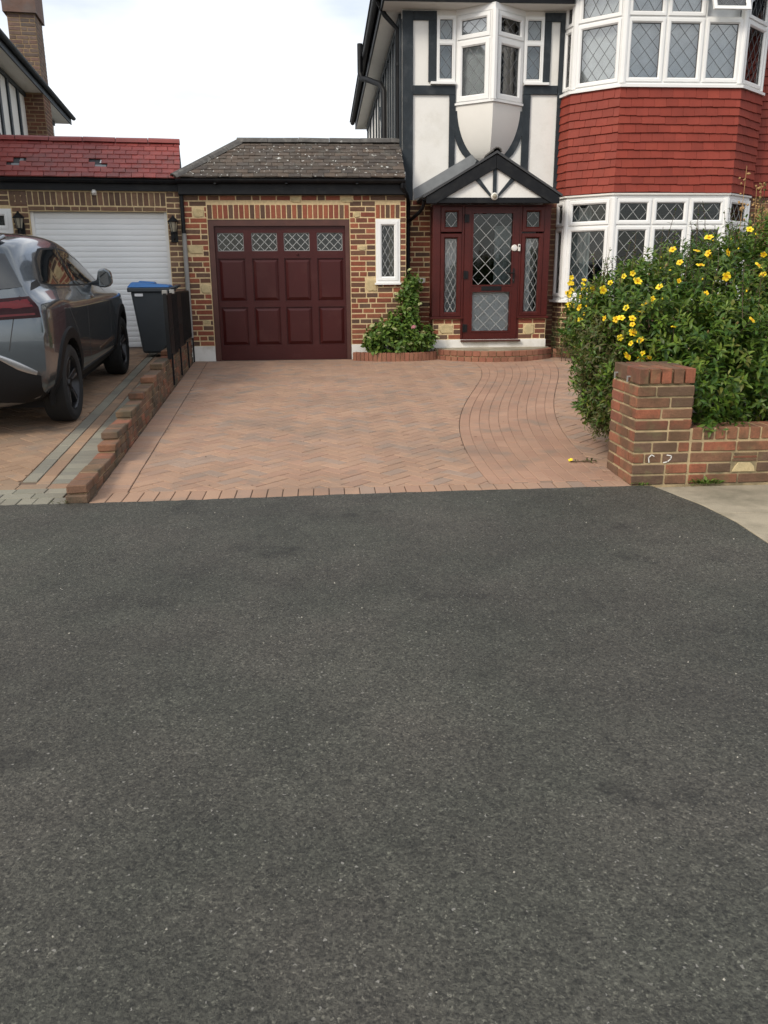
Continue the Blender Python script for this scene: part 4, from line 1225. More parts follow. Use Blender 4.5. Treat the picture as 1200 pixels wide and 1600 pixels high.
for (a, b) in ((1.60, 2.10), (2.94, 3.42)):
    s_ = MB(); fbox(s_, FG, a, b, .738, .768, -.1, .045); s_.build('sill', 'rosewood', porch, bevel=.004)
# frame: posts and head
pf = MB()
fbox(pf, FG, PX0, 1.75, .77, pz1, -.09, .0); fbox(pf, FG, 3.30, PX1, .77, pz1, -.09, .0)
fbox(pf, FG, 2.068, 2.105, pz0, pz1, -.09, .004); fbox(pf, FG, 2.93, 2.968, pz0, pz1, -.09, .004)
fbox(pf, FG, 1.751, 2.067, pz1 - .03, pz1, -.09, -.002); fbox(pf, FG, 2.969, 3.299, pz1 - .03, pz1, -.09, -.002); fbox(pf, FG, 2.106, 2.929, pz1 - .03, pz1, -.09, -.002)
fbox(pf, FPL, 0.0, .09, .738, pz1, -.06, .0); fbox(pf, FPL, .09, .36, .738, .80, -.06, -.002); fbox(pf, FPL, .09, .36, pz1 - .08, pz1, -.06, -.002)
fbox(pf, FPL, .09, .36, 1.93, 1.98, -.06, -.002)
frame = pf.build('frame', 'rosewood', porch, bevel=.004)
sp = MB(); fbox(sp, FPL, .09, .36, .80, 1.93, -.035, -.03); fbox(sp, FPL, .09, .36, 1.98, pz1 - .08, -.035, -.03); sp.build('side_pane', 'glass_dark', porch)
rsd = MB(); rsd.box(3.34, 3.395, YG + .1, YH - .013, .74, pz1); rsd.build('side_panel', 'rosewood', porch)
kwp = dict(matf='rosewood', lead='lead_white', gl='glass', lw=.009)
for (a, b) in ((1.753, 2.066), (2.970, 3.298)):
    light(porch, FG, a, b, .772, 1.968, t=.066, d=.012, dep=.06, cw=.095, chh=.17, name='sidelight', **kwp)
    light(porch, FG, a, b, 1.990, pz1 - .032, t=.068, d=.018, dep=.06, cw=.18, chh=.23, name='top_light', **{**kwp, 'gl': 'glass_dark'})
# the door: stiles and rails with two leaded panes
dx0, dx1, dz0, dz1 = 2.108, 2.928, .425, 2.338
up_ = (2.236, 2.826, 1.236, 2.249); lo_ = (2.240, 2.812, .555, 1.13)
dm = MB(); panel_holes(dm, FG, dx0, dx1, dz0, dz1, [up_, lo_], -.07, .016)
door = dm.build('door', 'rosewood', porch, bevel=.006)
for (a, b, c, d_) in (up_, lo_):
    t = MB(); panel_holes(t, FG, a - .022, b + .022, c - .022, d_ + .022, [(a, b, c, d_)], .0165, .024); t.build('glazing_bead', 'rosewood', door, bevel=.004)
    p = MB(); fbox(p, FG, a, b, c, d_, -.032, -.028); p.build('pane', 'glass_dark' if c > 1.2 else 'glass', door)
    lb = MB(); lattice(lb, FG, a, b, c, d_, .19, .205, .010, -.0275, -.024); lb.build('lead_lattice', 'lead_white', door)
lp = MB(); fbox(lp, FG, 2.373, 2.678, 1.145, 1.212, .0165, .026); lp.build('letter_plate', 'black_plastic', door, bevel=.006)
hd = MB(); fbox(hd, FG, 2.845, 2.875, 1.26, 1.47, .0165, .026); hd.tube([FG.P(2.86, 1.40, .02), FG.P(2.86, 1.40, .062), FG.P(2.83, 1.402, .066), FG.P(2.745, 1.398, .062)], [.011, .011, .010, .008], 8)
ho = hd.build('handle', 'black_plastic', door)
kh = MB(); kh.lathe([(0, 0), (.009, 0), (.011, .006)], tuple(FG.P(2.86, 1.30, .032)), axis='Y', n=10); kh.build('lock', 'chrome', door, fixn=True)
for z in (2.18, 1.38, .60):
    h = MB(); fbox(h, FG, 2.098, 2.168, z - .055, z + .055, .0165, .032); h.tube([FG.P(2.108, z - .06, .034), FG.P(2.108, z + .06, .034)], .012, 8); h.build('hinge', 'black_plastic', door, bevel=.003)
db = MB(); db.lathe([(0, -.022), (.036, -.022), (.046, -.014), (.048, 0)], tuple(FG.P(2.86, 1.762, .0165)), axis='Y', n=20)
dbo = db.build('round_doorbell', 'white_metal', porch, smooth=False, fixn=True)
db2 = MB(); db2.lathe([(0, -.026), (.02, -.026), (.024, -.0225)], tuple(FG.P(2.86, 1.762, .0165)), axis='Y', n=14); db2.build('bell_button', 'label_white', dbo, fixn=True)
db = MB(); fbox(db, FG, 2.912, 2.946, 1.715, 1.815, .0165, .04); db3 = db.build('doorbell', 'white_metal', porch, bevel=.006)
db = MB(); fbox(db, FG, 2.920, 2.938, 1.775, 1.80, .0405, .043); db.build('bell_lens', 'black_plastic', db3)
th = MB(); fbox(th, FG, 2.07, 2.99, .395, .424, -.1, .075); th.build('threshold', 'rose_frame', porch, bevel=.005)
# porch interior: floor, inner house door in white, blinds
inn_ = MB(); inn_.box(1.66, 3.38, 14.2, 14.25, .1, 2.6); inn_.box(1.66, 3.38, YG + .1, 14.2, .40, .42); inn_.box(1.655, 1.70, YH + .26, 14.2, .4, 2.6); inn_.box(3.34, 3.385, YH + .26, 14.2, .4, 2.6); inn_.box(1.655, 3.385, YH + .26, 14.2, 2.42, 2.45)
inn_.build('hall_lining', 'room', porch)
id_ = MB(); id_.box(2.66, 3.30, YH + .02, YH + .06, .43, 2.1); id_.build('inner_door', 'net', porch)
id_ = MB(); id_.box(2.2, 2.84, YG + .06, YG + .07, .50, 1.16); id_.build('door_backing', 'net', porch)
id_ = MB(); id_.box(1.76, 2.05, YH - .12, YH - .1, .80, 1.95); id_.build('blind', 'net', porch)
id_ = MB(); id_.box(3.0, 3.14, YG + .12, YG + .13, .80, 1.95); id_.build('blind', 'net', porch)
# gable: tie beam, bargeboards, studs, white panel, roof slopes
YB = YG - .25
FB = FR((0, YB, 0), (1, 0, 0), (0, -1, 0))
gp_ = MB(); fprism(gp_, FB, [(1.60, 2.40), (3.36, 2.40), (2.50, 2.93)], -.16, -.03); gpo = gp_.build('gable_panel', 'render', porch, fixn=True)
tb = MB(); fbox(tb, FB, 1.58, 3.38, 2.372, 2.446, -.12, -.004); tb.build('tie_beam', 'black', porch, bevel=.004)
for poly in ([(2.502, 3.02), (1.50, 2.45), (1.50, 2.365), (1.64, 2.365), (2.502, 2.835)], [(2.506, 3.02), (2.506, 2.835), (3.33, 2.365), (3.44, 2.365), (3.44, 2.47)]):
    b = MB(); fprism(b, FB, poly, -.028, .018); b.build('bargeboard', 'black', porch, bevel=.004, fixn=True)
st = MB(); fbox(st, FB, 2.465, 2.517, 2.448, 2.84, -.0295, -.006); st.build('stud', 'timber', porch)
for poly in ([(2.44, 2.448), (2.495 - .04, 2.475), (2.235, 2.745), (2.175, 2.712)], [(2.545, 2.448), (2.53, 2.475), (2.755, 2.745), (2.815, 2.712)]):
    b = MB(); fprism(b, FB, poly, -.0295, -.008); b.build('stud', 'timber', porch, fixn=True)
for (xe, ze, sgn) in ((1.46, 2.475, -1), (3.47, 2.495, 1)):
    rm = MB(); a, b = (2.504, 3.035), (xe, ze - .035)
    nx, nz = (b[1] - a[1]), -(b[0] - a[0]); L = math.hypot(nx, nz); nx, nz = abs(nx) / L * sgn * .028, abs(nz) / L * .028
    sec = [a, b, (b[0] + nx, b[1] + nz), (a[0], a[1] + .035)]
    rm.prism([(x, YB - .035, z) for x, z in sec], [(x, YH - .002, z) for x, z in sec]); rm.build('roof_slope', 'roof_felt', porch, fixn=True)
ridge_seg((2.504, YB - .04, 3.095), (2.504, YH - .003, 3.095), .075, arc=R(80), parent=porch, mat_='ridge_tile')
fm = MB(); fprism(fm, FH, [(1.40, 2.47), (2.30, 2.96), (2.335, 3.02), (2.262, 3.108), (1.385, 2.625)], .036, .048); fm.build('flashing', 'flashing', porch, fixn=True)
gutter('gutter', (1.475, YB - .02, 2.455), (1.475, YH - .05, 2.455), .045, 'black', porch, (-1, 0, 0))
go = MB(); go.tube([(1.475, YB + .05, 2.41), (1.47, YB + .12, 2.33), (1.45, YB + .3, 2.28), (1.31, YH - .13, 2.16)], .026, 8); go.build('outlet_pipe', 'black', porch, smooth=True)
plm = thing('porch_light', (2.489, YB, 2.46), 'small round white disc lamp at the centre of the porch gable', 'lamp')
lm = MB(); lm.lathe([(0, -.03), (.03, -.028), (.046, -.018), (.052, 0), (.052, .02)], (2.489, YB - .004, 2.462), axis='Y', n=20); lm.build('rim', 'white_metal', plm, fixn=True, smooth=True)
lm = MB(); lm.lathe([(0, -.042), (.018, -.04), (.032, -.031), (.034, -.026)], (2.489, YB - .004, 2.462), axis='Y', n=16); lm.build('lens', 'brass_glass', plm, fixn=True, smooth=True)

# ------------------------------------------------------------------ front step and planter edging
def arc3(p0, pm, p1, n):
    """Points on the circle through three plan points."""
    ax, ay = p0; bx, by = pm; cx, cy = p1
    d = 2 * (ax * (by - cy) + bx * (cy - ay) + cx * (ay - by))
    ux = ((ax * ax + ay * ay) * (by - cy) + (bx * bx + by * by) * (cy - ay) + (cx * cx + cy * cy) * (ay - by)) / d
    uy = ((ax * ax + ay * ay) * (cx - bx) + (bx * bx + by * by) * (ax - cx) + (cx * cx + cy * cy) * (bx - ax)) / d
    r = math.hypot(ax - ux, ay - uy); a0, a1 = math.atan2(ay - uy, ax - ux), math.atan2(cy - uy, cx - ux)
    while a1 < a0: a1 += 2 * math.pi
    if a1 - a0 > math.pi * 1.2: a1 -= 2 * math.pi
    return [(ux + r * math.cos(a0 + (a1 - a0) * t / n), uy + r * math.sin(a0 + (a1 - a0) * t / n)) for t in range(n + 1)]
def along(pts, s):
    acc = 0
    for a, b in zip(pts[:-1], pts[1:]):
        L = math.hypot(b[0] - a[0], b[1] - a[1])
        if acc + L >= s: t = (s - acc) / L; return Vector((a[0] + (b[0] - a[0]) * t, a[1] + (b[1] - a[1]) * t)), math.atan2(b[1] - a[1], b[0] - a[0])
        acc += L
    return Vector(pts[-1]), math.atan2(pts[-1][1] - pts[-2][1], pts[-1][0] - pts[-2][0])
def plen(pts): return sum(math.hypot(b[0] - a[0], b[1] - a[1]) for a, b in zip(pts[:-1], pts[1:]))
SA = arc3((1.66, 12.42), (2.50, 11.93), (3.47, 12.46), 40)
step = thing('front_step', (2.5, 12.2, .15), 'curved two-course red brick front step with concrete top', 'step')
core = MB(); inner = [(p.x, p.y) for p in offset_line(SA, -.012)]
ring = inner + [(3.45, YG - .021), (1.66, YG - .021)]
core.prism([(x, y, .05) for x, y in ring], [(x, y, .296) for x, y in ring]); core.build('core', 'mortar_wall', step, fixn=True)
top = MB(); inner2 = [(p.x, p.y) for p in offset_line(SA, -.055)]; ring = inner2 + [(3.44, YG - .023), (1.67, YG - .023)]
top.prism([(x, y, .2965) for x, y in ring], [(x, y, .309) for x, y in ring]); top.build('top_slab', 'concrete', step, fixn=True)
LS = plen(SA); rr = random.Random(4)
for row, (za, zb, bl) in enumerate(((.135, .213, .108), (.224, .302, .118))):
    s = -.05 if row else 0.0
    while s < LS - .03:
        L = min(bl, LS - s); mid, a = along(SA, max(0.01, s + L / 2))
        if s > -.01:
            me = bevel_box_mesh(('step', round(L, 2), row, rr.randint(0, 3)), round(L, 2) - .012, .09, zb - za, .004, .0015)
            nrm = Vector((math.sin(a), -math.cos(a)))
            piece('brick', me, 'brick_step', step, (mid.x - nrm.x * .04, mid.y - nrm.y * .04, (za + zb) / 2), (0, 0, a))
        s += bl
def edging(name, pts, h, label):
    t = thing(name, (pts[0][0], pts[0][1], .15), label, 'edging')
    cr = MB(); strip(cr, pts, -.085, -.012, .08, .15 + h - .012); cr.build('mortar_core', 'mortar_wall', t)
    L = plen(pts); n = round(L / .068); rr = random.Random(name + label)
    for i in range(n):
        mid, a = along(pts, (i + .5) * L / n); nrm = Vector((math.sin(a), -math.cos(a)))
        me = bevel_box_mesh(('edge', round(L / n, 3), h, rr.randint(0, 3)), L / n - .009, .095, h + .04, .004, .0018)
        piece('brick', me, 'brick_step', t, (mid.x - nrm.x * .045, mid.y - nrm.y * .045, .15 + h / 2 - .02 + rr.uniform(-.003, .003)), (0, 0, a))
    return t
E1 = arc3((.412, 12.40), (.72, 12.23), (1.10, 12.18), 10)[:-1] + arc3((1.10, 12.18), (1.40, 12.21), (1.68, 12.36), 10)
edging('planter_edging', E1, .125, 'low curved soldier-brick edging around the hydrangea bed')
E2 = [(3.48, 12.45), (3.7, 12.38), (3.95, 12.30), (4.3, 12.12)]
edging('planter_edging', E2, .135, 'short soldier-brick edging right of the front step')
sb = MB(); ring = [(p.x, p.y) for p in offset_line(E1, -.08)] + [(1.63, YG - .03), (.42, YG - .03)]
sb.prism([(x, y, .1) for x, y in ring], [(x, y, .245) for x, y in ring]); sb.build('planter_soil', 'soil', kind='structure', label='soil inside the curved planter under the hydrangea', cat='soil', fixn=True)
pt = thing('planter_pot', (1.52, 12.5, .245), 'grey rectangular planter standing behind the hydrangea beside the porch', 'planter')
p = MB(); p.hexa([(1.41, 12.42, .246), (1.60, 12.42, .246), (1.60, 12.56, .246), (1.41, 12.56, .246), (1.40, 12.41, .47), (1.625, 12.41, .47), (1.625, 12.57, .47), (1.40, 12.57, .47)])
p.build('body', 'pot', pt, bevel=.006)
p = MB(); p.box(1.392, 1.633, 12.403, 12.577, .471, .495); p.build('rim', 'pot', pt, bevel=.004)

# ------------------------------------------------------------------ neighbour's garage
NA_ = R(7.0)
nb = thing('garage', (-2.05, 12.60, .36), 'neighbouring brown brick garage with white roller door and worn red tiled roof', 'garage', rot=(0, 0, NA_), local=True)
FN = FR((0, 0, -.36), (1, 0, 0), (0, -1, 0))
ND = (-2.03, -.165, .0, 2.275); NW = (-3.4, -2.26, 1.25, 2.30)
w_ = MB(); panel_holes(w_, FN, -5.2, .03, -.2, 2.62, [ND, NW], -.22, 0); w_.box(-.2, .03, .221, 6, -.56, 2.25)
nwall = w_.build('wall', 'mortar', nb)
brick_wall(FN, nwall, -2.27, .03, .34, 2.545, [(ND[0], ND[1], -1, 2.56), (-4, -2.255, 1.22, 2.33)], 'brick_nbr', seed=61)
brick_course(FN, nwall, -2.03, -.165, 2.308, .05, 'brick_nbr', rnd=random.Random(6))
soldier(FN, nwall, -2.27, -.165, 2.345, 2.535, 'brick_nbr', seed=62, pitch=.079)
brick_wall(FN, nwall, -3.5, -2.27, 2.34, 2.545, (), 'brick_nbr', seed=63)
brick_wall(FN, nwall, -3.5, -2.27, .34, 1.2, (), 'brick_nbr', seed=64)
rd = MB(); fbox(rd, FN, ND[0], ND[1], .2, ND[3], -.16, -.13); rdoor = rd.build('roller_door', 'door_slat', nb)
NS = 25; hs = (2.26 - .375) / NS
prof = [(0, -.118), (.01, -.109), (.25, -.1055), (.5, -.105), (.75, -.1055), (.98, -.109), (1.0, -.118)]
sm = MB(); nq = len(prof)
for xx in (ND[0] + .03, ND[1] - .03):
    sm.v += [tuple(FN.P(xx, t * hs if t > .1 else t * hs, d)) for t, d in prof]
sm.f += [(i, nq + i, nq + i + 1, i + 1) for i in range(nq - 1)] + [tuple(range(nq)), tuple(reversed(range(nq, 2 * nq)))]
sc_ = Vector(((ND[0] + ND[1]) / 2, .11, -.36)); sme = sm.mesh('slat', sc_)
for i in range(NS): piece('slat', sme, 'door_slat', rdoor, sc_ + Vector((0, 0, .375 + i * hs)))
for (a, b) in ((ND[0], ND[0] + .045), (ND[1] - .045, ND[1])):
    g_ = MB(); fbox(g_, FN, a, b, .36, ND[3], -.099, -.07); g_.build('guide_rail', 'upvc', rdoor)
bt = MB(); fbox(bt, FN, ND[0] + .05, ND[1] - .05, .352, .374, -.12, -.095); bt.build('bottom_seal', 'black_plastic', rdoor)
wf = MB(); panel_holes(wf, FN, *NW, [(NW[0] + .05, NW[1] - .05, NW[2] + .05, 1.98), (NW[0] + .05, NW[1] - .05, 2.03, NW[3] - .04)], -.07, .012)
nwin = wf.build('window', 'upvc', nb)
light(nwin, FN, NW[0] + .051, NW[1] - .051, 2.031, NW[3] - .041, t=.05, d=.02, dep=.05, cw=0, chh=0, gl='glass_dark', name='top_light')
light(nwin, FN, NW[0] + .051, NW[1] - .051, NW[2] + .051, 1.979, t=.05, d=.02, dep=.05, cw=0, chh=0, gl='glass_dark')
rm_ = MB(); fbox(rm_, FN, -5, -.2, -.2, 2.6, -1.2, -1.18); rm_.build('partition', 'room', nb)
fa = MB(); fbox(fa, FN, -5.2, .05, 2.545, 2.68, .02, .05); fa.build('fascia', 'black', nb)
gutter('gutter', (-5.2, -.10, 2.335), (.05, -.10, 2.33), .052, 'black', nb, (0, -1, 0))
ne, nr = Vector((0, -.16, 2.345)), Vector((0, .46, 2.895))
nsl = nr - ne; NL_ = nsl.length; nsd = nsl / NL_; nsn = Vector((0, -nsd.z, nsd.y)); npit = math.atan2(nsd.z, nsd.y)
dk = MB(); dk.add([(-5.2, ne.y, ne.z), (.06, ne.y, ne.z), (.06, nr.y, nr.z), (-5.2, nr.y, nr.z), (-5.2, nr.y + .3, nr.z - .25), (.06, nr.y + .3, nr.z - .25), (-5.2, nr.y + .3, 2.2), (.06, nr.y + .3, 2.2)],
                  [(0, 1, 2, 3), (3, 2, 5, 4), (4, 5, 7, 6), (1, 7, 5, 2), (0, 6, 7, 1), (0, 3, 4, 6)])
nroof = dk.build('roof', 'roof_felt', nb)
rr = random.Random(12); NRW_ = 8; gg = (NL_ - .01) / NRW_
holes_n = [(-2.19, -2.03, 2, 3), (-1.12, -.97, 2, 3)]
for i in range(NRW_):
    s0 = i * gg - .02; x = .065 - (.0825 if i % 2 else 0)
    lst = [(.065 - .0825, .065)] if i % 2 else []
    while x > -3.2: lst.append((x - .165, x)); x -= .165
    for a, b in lst:
        m_ = (a + b) / 2
        if any(h[0] - .02 < m_ < h[1] + .02 and h[2] <= i <= h[3] for h in holes_n): continue
        wq = round((b - a) / .0055) * .0055; L = gg + .03
        me = bevel_box_mesh(('ntile', wq, rr.randint(0, 3)), wq - .003, L, .017, .002, .003)
        piece('tile', me, 'nbr_tile', nroof, Vector((m_, ne.y, ne.z)) + nsd * (s0 + L / 2) + nsn * (.017 + rr.uniform(-.002, .002)), (npit - .09 + rr.uniform(-.012, .012), 0, rr.uniform(-.008, .008)))
fb = MB(); fb.add([Vector((-5.2, ne.y, ne.z)) + nsn * .02, Vector((-3.2, ne.y, ne.z)) + nsn * .02, Vector((-3.2, nr.y, nr.z)) + nsn * .02, Vector((-5.2, nr.y, nr.z)) + nsn * .02], [(0, 1, 2, 3)]); fb.build('roof_sheet', 'nbr_tile', nroof)
x = .07
while x > -5.0:
    ridge_seg((x, nr.y, nr.z + .03), (x - .44, nr.y, nr.z + .03 + rr.uniform(-.004, .004)), .095, arc=R(75), mat_='nbr_tile', parent=nroof); x -= .45
for hx in holes_n:      # exposed battens and torn felt where the tiles are missing
    b = MB(); c0 = Vector((0, ne.y, ne.z)) + nsd * (2 * gg + .02)
    b.add([Vector((hx[0], 0, 0)) + c0 + nsn * .004, Vector((hx[1] + .03, 0, 0)) + c0 + nsn * .004, Vector((hx[1] + .03, 0, 0)) + c0 + nsd * .05 + nsn * .007, Vector((hx[0], 0, 0)) + c0 + nsd * .05 + nsn * .007], [(0, 1, 2, 3)])
    b.build('torn_felt', 'flashing', nroof)
    b = MB(); c0 = Vector((0, ne.y, ne.z)) + nsd * (3.1 * gg)
    b.add([Vector((hx[1] - .06, 0, 0)) + c0 + nsn * .006, Vector((hx[1] - .005, 0, 0)) + c0 + nsn * .006, Vector((hx[1] - .005, 0, 0)) + c0 + nsd * .07 + nsn * .006, Vector((hx[1] - .05, 0, 0)) + c0 + nsd * .07 + nsn * .006], [(0, 1, 2, 3)])
    b.build('felt_patch', 'label_white' if hx[0] > -1.5 else 'flashing', nroof)
dp = MB(); dp.tube([(.055, -.03, 2.28), (.055, -.03, 1.62)], .03, 10); dpo = dp.build('downpipe', 'black', nb, smooth=True)
dp = MB(); dp.tube([(.058, -.035, 1.62), (.058, -.035, 0.02)], .034, 10); dp.build('grey_downpipe', 'grey_pipe', nb, smooth=True)

# lanterns either side of the roller door and the sensor light above it
def to_world(lx, ly, lz): return Vector((-2.05, 12.60, .36)) + Matrix.Rotation(NA_, 3, 'Z') @ Vector((lx, ly, lz))
def lantern(lx, z, label):
    t = thing('wall_lantern', to_world(lx, 0, z - .36), label, 'lamp', rot=(0, 0, NA_), local=True, group='lanterns by the roller door')
    b = MB(); b.box(-.05, .05, -.03, -.006, -.16, .06); b.build('back_plate', 'black', t, bevel=.006)
    b = MB(); b.tube([(0, -.03, -.10), (0, -.08, -.13), (0, -.12, -.10), (0, -.12, -.04)], .012, 8); b.build('arm', 'black', t)
    b = MB(); b.lathe([(0, -.045), (.03, -.04), (.045, -.03), (.045, -.02)], (0, -.12, 0), n=6); b.build('base', 'black', t, fixn=True)
    b = MB(); b.lathe([(.035, -.02), (.06, .11)], (0, -.12, 0), n=6); b.build('glass', 'brass_glass', t)
    for k in range(6):
        a = R(60 * k); c = MB(); c.tube([(.036 * math.cos(a), -.12 + .036 * math.sin(a), -.02), (.062 * math.cos(a), -.12 + .062 * math.sin(a), .11)], .005, 4); c.build('glazing_bar', 'black', t)
    b = MB(); b.lathe([(.078, .11), (.08, .12), (.045, .155), (.018, .18), (.012, .20), (0, .205)], (0, -.12, 0), n=12); b.build('roof_cap', 'black', t, fixn=True)
    return t
lantern(-.08, 2.02, 'black wall lantern on the brick pier right of the white roller door')
lantern(-2.15, 2.06, 'black wall lantern left of the white roller door above the car roof')
sl_ = thing('security_light', to_world(-1.13, -.0, 2.53 - .36), 'small cream sensor light under the red tiled roof', 'lamp', rot=(0, 0, NA_), local=True)
b = MB(); b.box(-.03, .03, -.05, -.008, -.045, .045); b.build('housing', 'white_metal', sl_, bevel=.01)
b = MB(); b.lathe([(0, -.085), (.02, -.08), (.033, -.06), (.036, -.045)], (0, 0, -.005), axis='Y', n=14); b.build('sensor_dome', 'white_metal', sl_, fixn=True, smooth=True)

# ------------------------------------------------------------------ neighbour's house with chimney
nh = thing('house', (-5.94, 21.5, 0), 'white house end with black timbers and tall brick chimney beyond the red roof', 'house', rot=(0, 0, R(7.4)), local=True)
b = MB(); b.box(-7, -.36, -13, .3, -.3, 5.0); b.build('wall', 'render', nh)
FNS = FR((-.36, 0, 0), (0, 1, 0), (1, 0, 0))
for y in (-10.6, -9.3, -8.1, -7.0, -6.1, -5.35, -4.6, -3.75):
    b = MB(); b.box(-.359, -.325, y, y + .14, 2.7, 4.9); b.build('timber', 'timber', nh)
b = MB(); b.box(-.359, -.32, -13, .28, 4.9, 4.98); b.build('timber', 'timber', nh)
b = MB(); b.hexa([(-.359, -5.2, 3.6), (-.33, -5.2, 3.6), (-.33, -5.05, 3.6), (-.359, -5.05, 3.6), (-.359, -7.9, 4.6), (-.33, -7.9, 4.6), (-.33, -7.75, 4.6), (-.359, -7.75, 4.6)]); b.build('timber', 'timber', nh, fixn=True)
b = MB(); b.box(-.36, .0, -13.3, .5, 4.985, 5.0); b.build('soffit', 'smooth_white', nh)
b = MB(); b.box(-.0, .025, -13.3, .52, 4.97, 5.14); b.build('fascia', 'timber', nh)
gutter('gutter', (.08, -13.3, 5.12), (.08, .52, 5.12), .055, 'timber', nh, (1, 0, 0))
b = MB(); b.add([(.1, -13.4, 5.14), (.1, .6, 5.14), (-3.6, .6, 7.6), (-3.6, -13.4, 7.6), (-7.3, -13.4, 5.14), (-7.3, .6, 5.14)], [(0, 1, 2, 3), (3, 2, 5, 4), (1, 5, 2), (0, 3, 4), (0, 4, 5, 1)]); nhr = b.build('roof', 'roof_felt', nh)
ck = MB(); ck.box(-.42, .01, -2.98, -2.22, 2.5, 4.984); ckl = ck.build('chimney_breast', 'mortar_dark', nh)
ck = MB(); ck.box(-.50, .012, -2.98, -2.22, 5.0, 6.40); ckm = ck.build('chimney', 'mortar_dark', nh)
ck = MB(); ck.box(-.56, .06, -3.05, -2.16, 6.40, 7.4); ckt = ck.build('chimney_head', 'brick_chim', nh)
rr = random.Random(31)
for par, x0_, x1_, za, zb in ((ckl, -.42, .01, 3.4, 4.96), (ckm, -.50, .012, 5.02, 6.39)):
    Fc = FR((0, -2.98, 0), (1, 0, 0), (0, -1, 0)); brick_wall(Fc, par, x0_, x1_, za, zb, (), 'brick_dark' if par is ckl else 'brick_chim', seed=33)
    Fc = FR((x1_, -2.98, 0), (0, 1, 0), (1, 0, 0)); brick_wall(Fc, par, 0.0, .76, za, zb, (), 'brick_dark' if par is ckl else 'brick_chim', seed=34)

# ------------------------------------------------------------------ low stepped dividing wall
dw = thing('dividing_wall', (-1.55, 5.03, 0), 'low weathered brick wall stepping up between the two driveways', 'wall')
FD = FR((wall_r(5.0), 5.0, 0), (DX, 1, 0), (1, -DX, 0))
rr = random.Random(40)
starts = [.0, .02, 1.02, 1.20, 1.82, 2.50, 3.22, 3.92, 4.9]
for c, s0 in enumerate(starts):
    s = s0
    zc0 = -.005 + c * .060
    gl_ = zn(0, 5.0 + s0)
    first = True
    while s < 7.45:
        L = .215 if not first or c % 2 == 0 else .16
        if c == 0 and first: L = .10
        first = False
        if s + L > 7.45: L = 7.45 - s
        if L < .05: break
        yy_ = 5.0 + s
        # hidden below both drives: leave out
        if zc0 + .060 > zd(0, yy_) - .02:
            me = bevel_box_mesh(('dwb', round(L, 2), rr.randint(0, 4)), round(L, 2) - .010, .130, .053, .006, .003)
            piece('brick', me, 'brick_low', dw, FD.P(s + L / 2, zc0 + .030, -.067 + rr.uniform(-.004, .004)), (0, 0, FD.rotz() + rr.uniform(-.012, .012)))
        s += L
    mm = MB(); fbox(mm, FD, s0 + .02, 7.45, zc0 - .008, zc0 + .052, -.122, -.012); mm.build('mortar_core', 'mortar_dark', dw)

# ------------------------------------------------------------------ black metal fence panel on the wall
fe = thing('fence', (-1.9, 9.65, .45), 'black metal fence panel with slots standing on the low brick wall', 'fence')
FF = FR((wall_r(5.0) + .004, 5.0, 0), (DX, 1, 0), (1, -DX, 0))
for j, (sa, sb, za, zb) in enumerate(((4.62, 5.55, .475, 1.175), (5.57, 6.5, .50, 1.18), (6.52, 7.42, .53, 1.18))):
    pm = MB(); hl = []
    if j < 2:
        for k in range(3 if j else 2):
            xx = sa + .25 + k * .14; hl += [(xx, xx + .035, .80 + .09 * j, .90 + .09 * j), (xx + .03, xx + .065, .70 + .09 * j, .785 + .09 * j)]
    panel_holes(pm, FF, sa, sb, za, zb, hl, .0, .004)
    pn = pm.build('panel', 'black_plastic', fe)
    for xx in np.arange(sa + .02, sb - .02, .115):
        r_ = MB(); 
        if any(h[0] - .03 < xx < h[1] + .03 for h in hl): continue
        fbox(r_, FF, xx, xx + .012, za + .01, zb - .01, .0045, .010); r_.build('rib', 'black_plastic', pn)
    r_ = MB(); fbox(r_, FF, sa, sb, zb - .02, zb + .012, -.012, -.0005); r_.build('rail', 'black_plastic', pn)
for s in (4.66, 5.56, 6.5, 7.3):
    p = MB(); fbox(p, FF, s, s + .022, .17 if s > 5 else .16, .52, .012, .034); p.build('post', 'black', fe)
p = MB(); fbox(p, FF, 4.58, 4.615, .46, 1.19, -.02, .02); p.build('end_post', 'black_plastic', fe)
for s in (4.60, 5.30):
    p = MB(); fbox(p, FF, s, s + .06, 1.175, 1.225, -.03, .026); p.build('clip', 'grey_pipe', fe, bevel=.006)

# ------------------------------------------------------------------ wheelie bin
bn = thing('wheelie_bin', (-2.28, 11.62, zn(0, 11.62)), 'dark grey wheelie bin with blue lid behind the black fence', 'bin', rot=(0, 0, R(4)), local=True)
b = MB(); b.prism([(-.20, -.19, .05), (.19, -.19, .05), (.19, .19, .05), (-.20, .19, .05)], [(-.29, -.25, .87), (.22, -.25, .87), (.22, .25, .87), (-.29, .25, .87)])
bod = b.build('body', 'bin', bn, bevel=.03, fixn=True)
for x in (-.12, .02):
    q = MB(); q.prism([(x - .02, -.192, .15), (x + .02, -.192, .15), (x + .02, -.19, .15), (x - .02, -.19, .15)], [(x - .03, -.246, .78), (x + .01, -.246, .78), (x + .01, -.235, .78), (x - .03, -.235, .78)]); q.build('rib', 'bin', bod, fixn=True)
b = MB(); b.box(-.325, .25, -.285, .285, .855, .91); b.build('rim', 'bin', bn, bevel=.012)
b = MB(); b.prism([(-.33, -.29, .912), (.23, -.29, .912), (.23, .29, .912), (-.33, .29, .912)], [(-.27, -.22, .985), (.20, -.24, .945), (.20, .24, .945), (-.27, .22, .985)])
ld = b.build('lid', 'bin_lid', bn, bevel=.018, fixn=True)
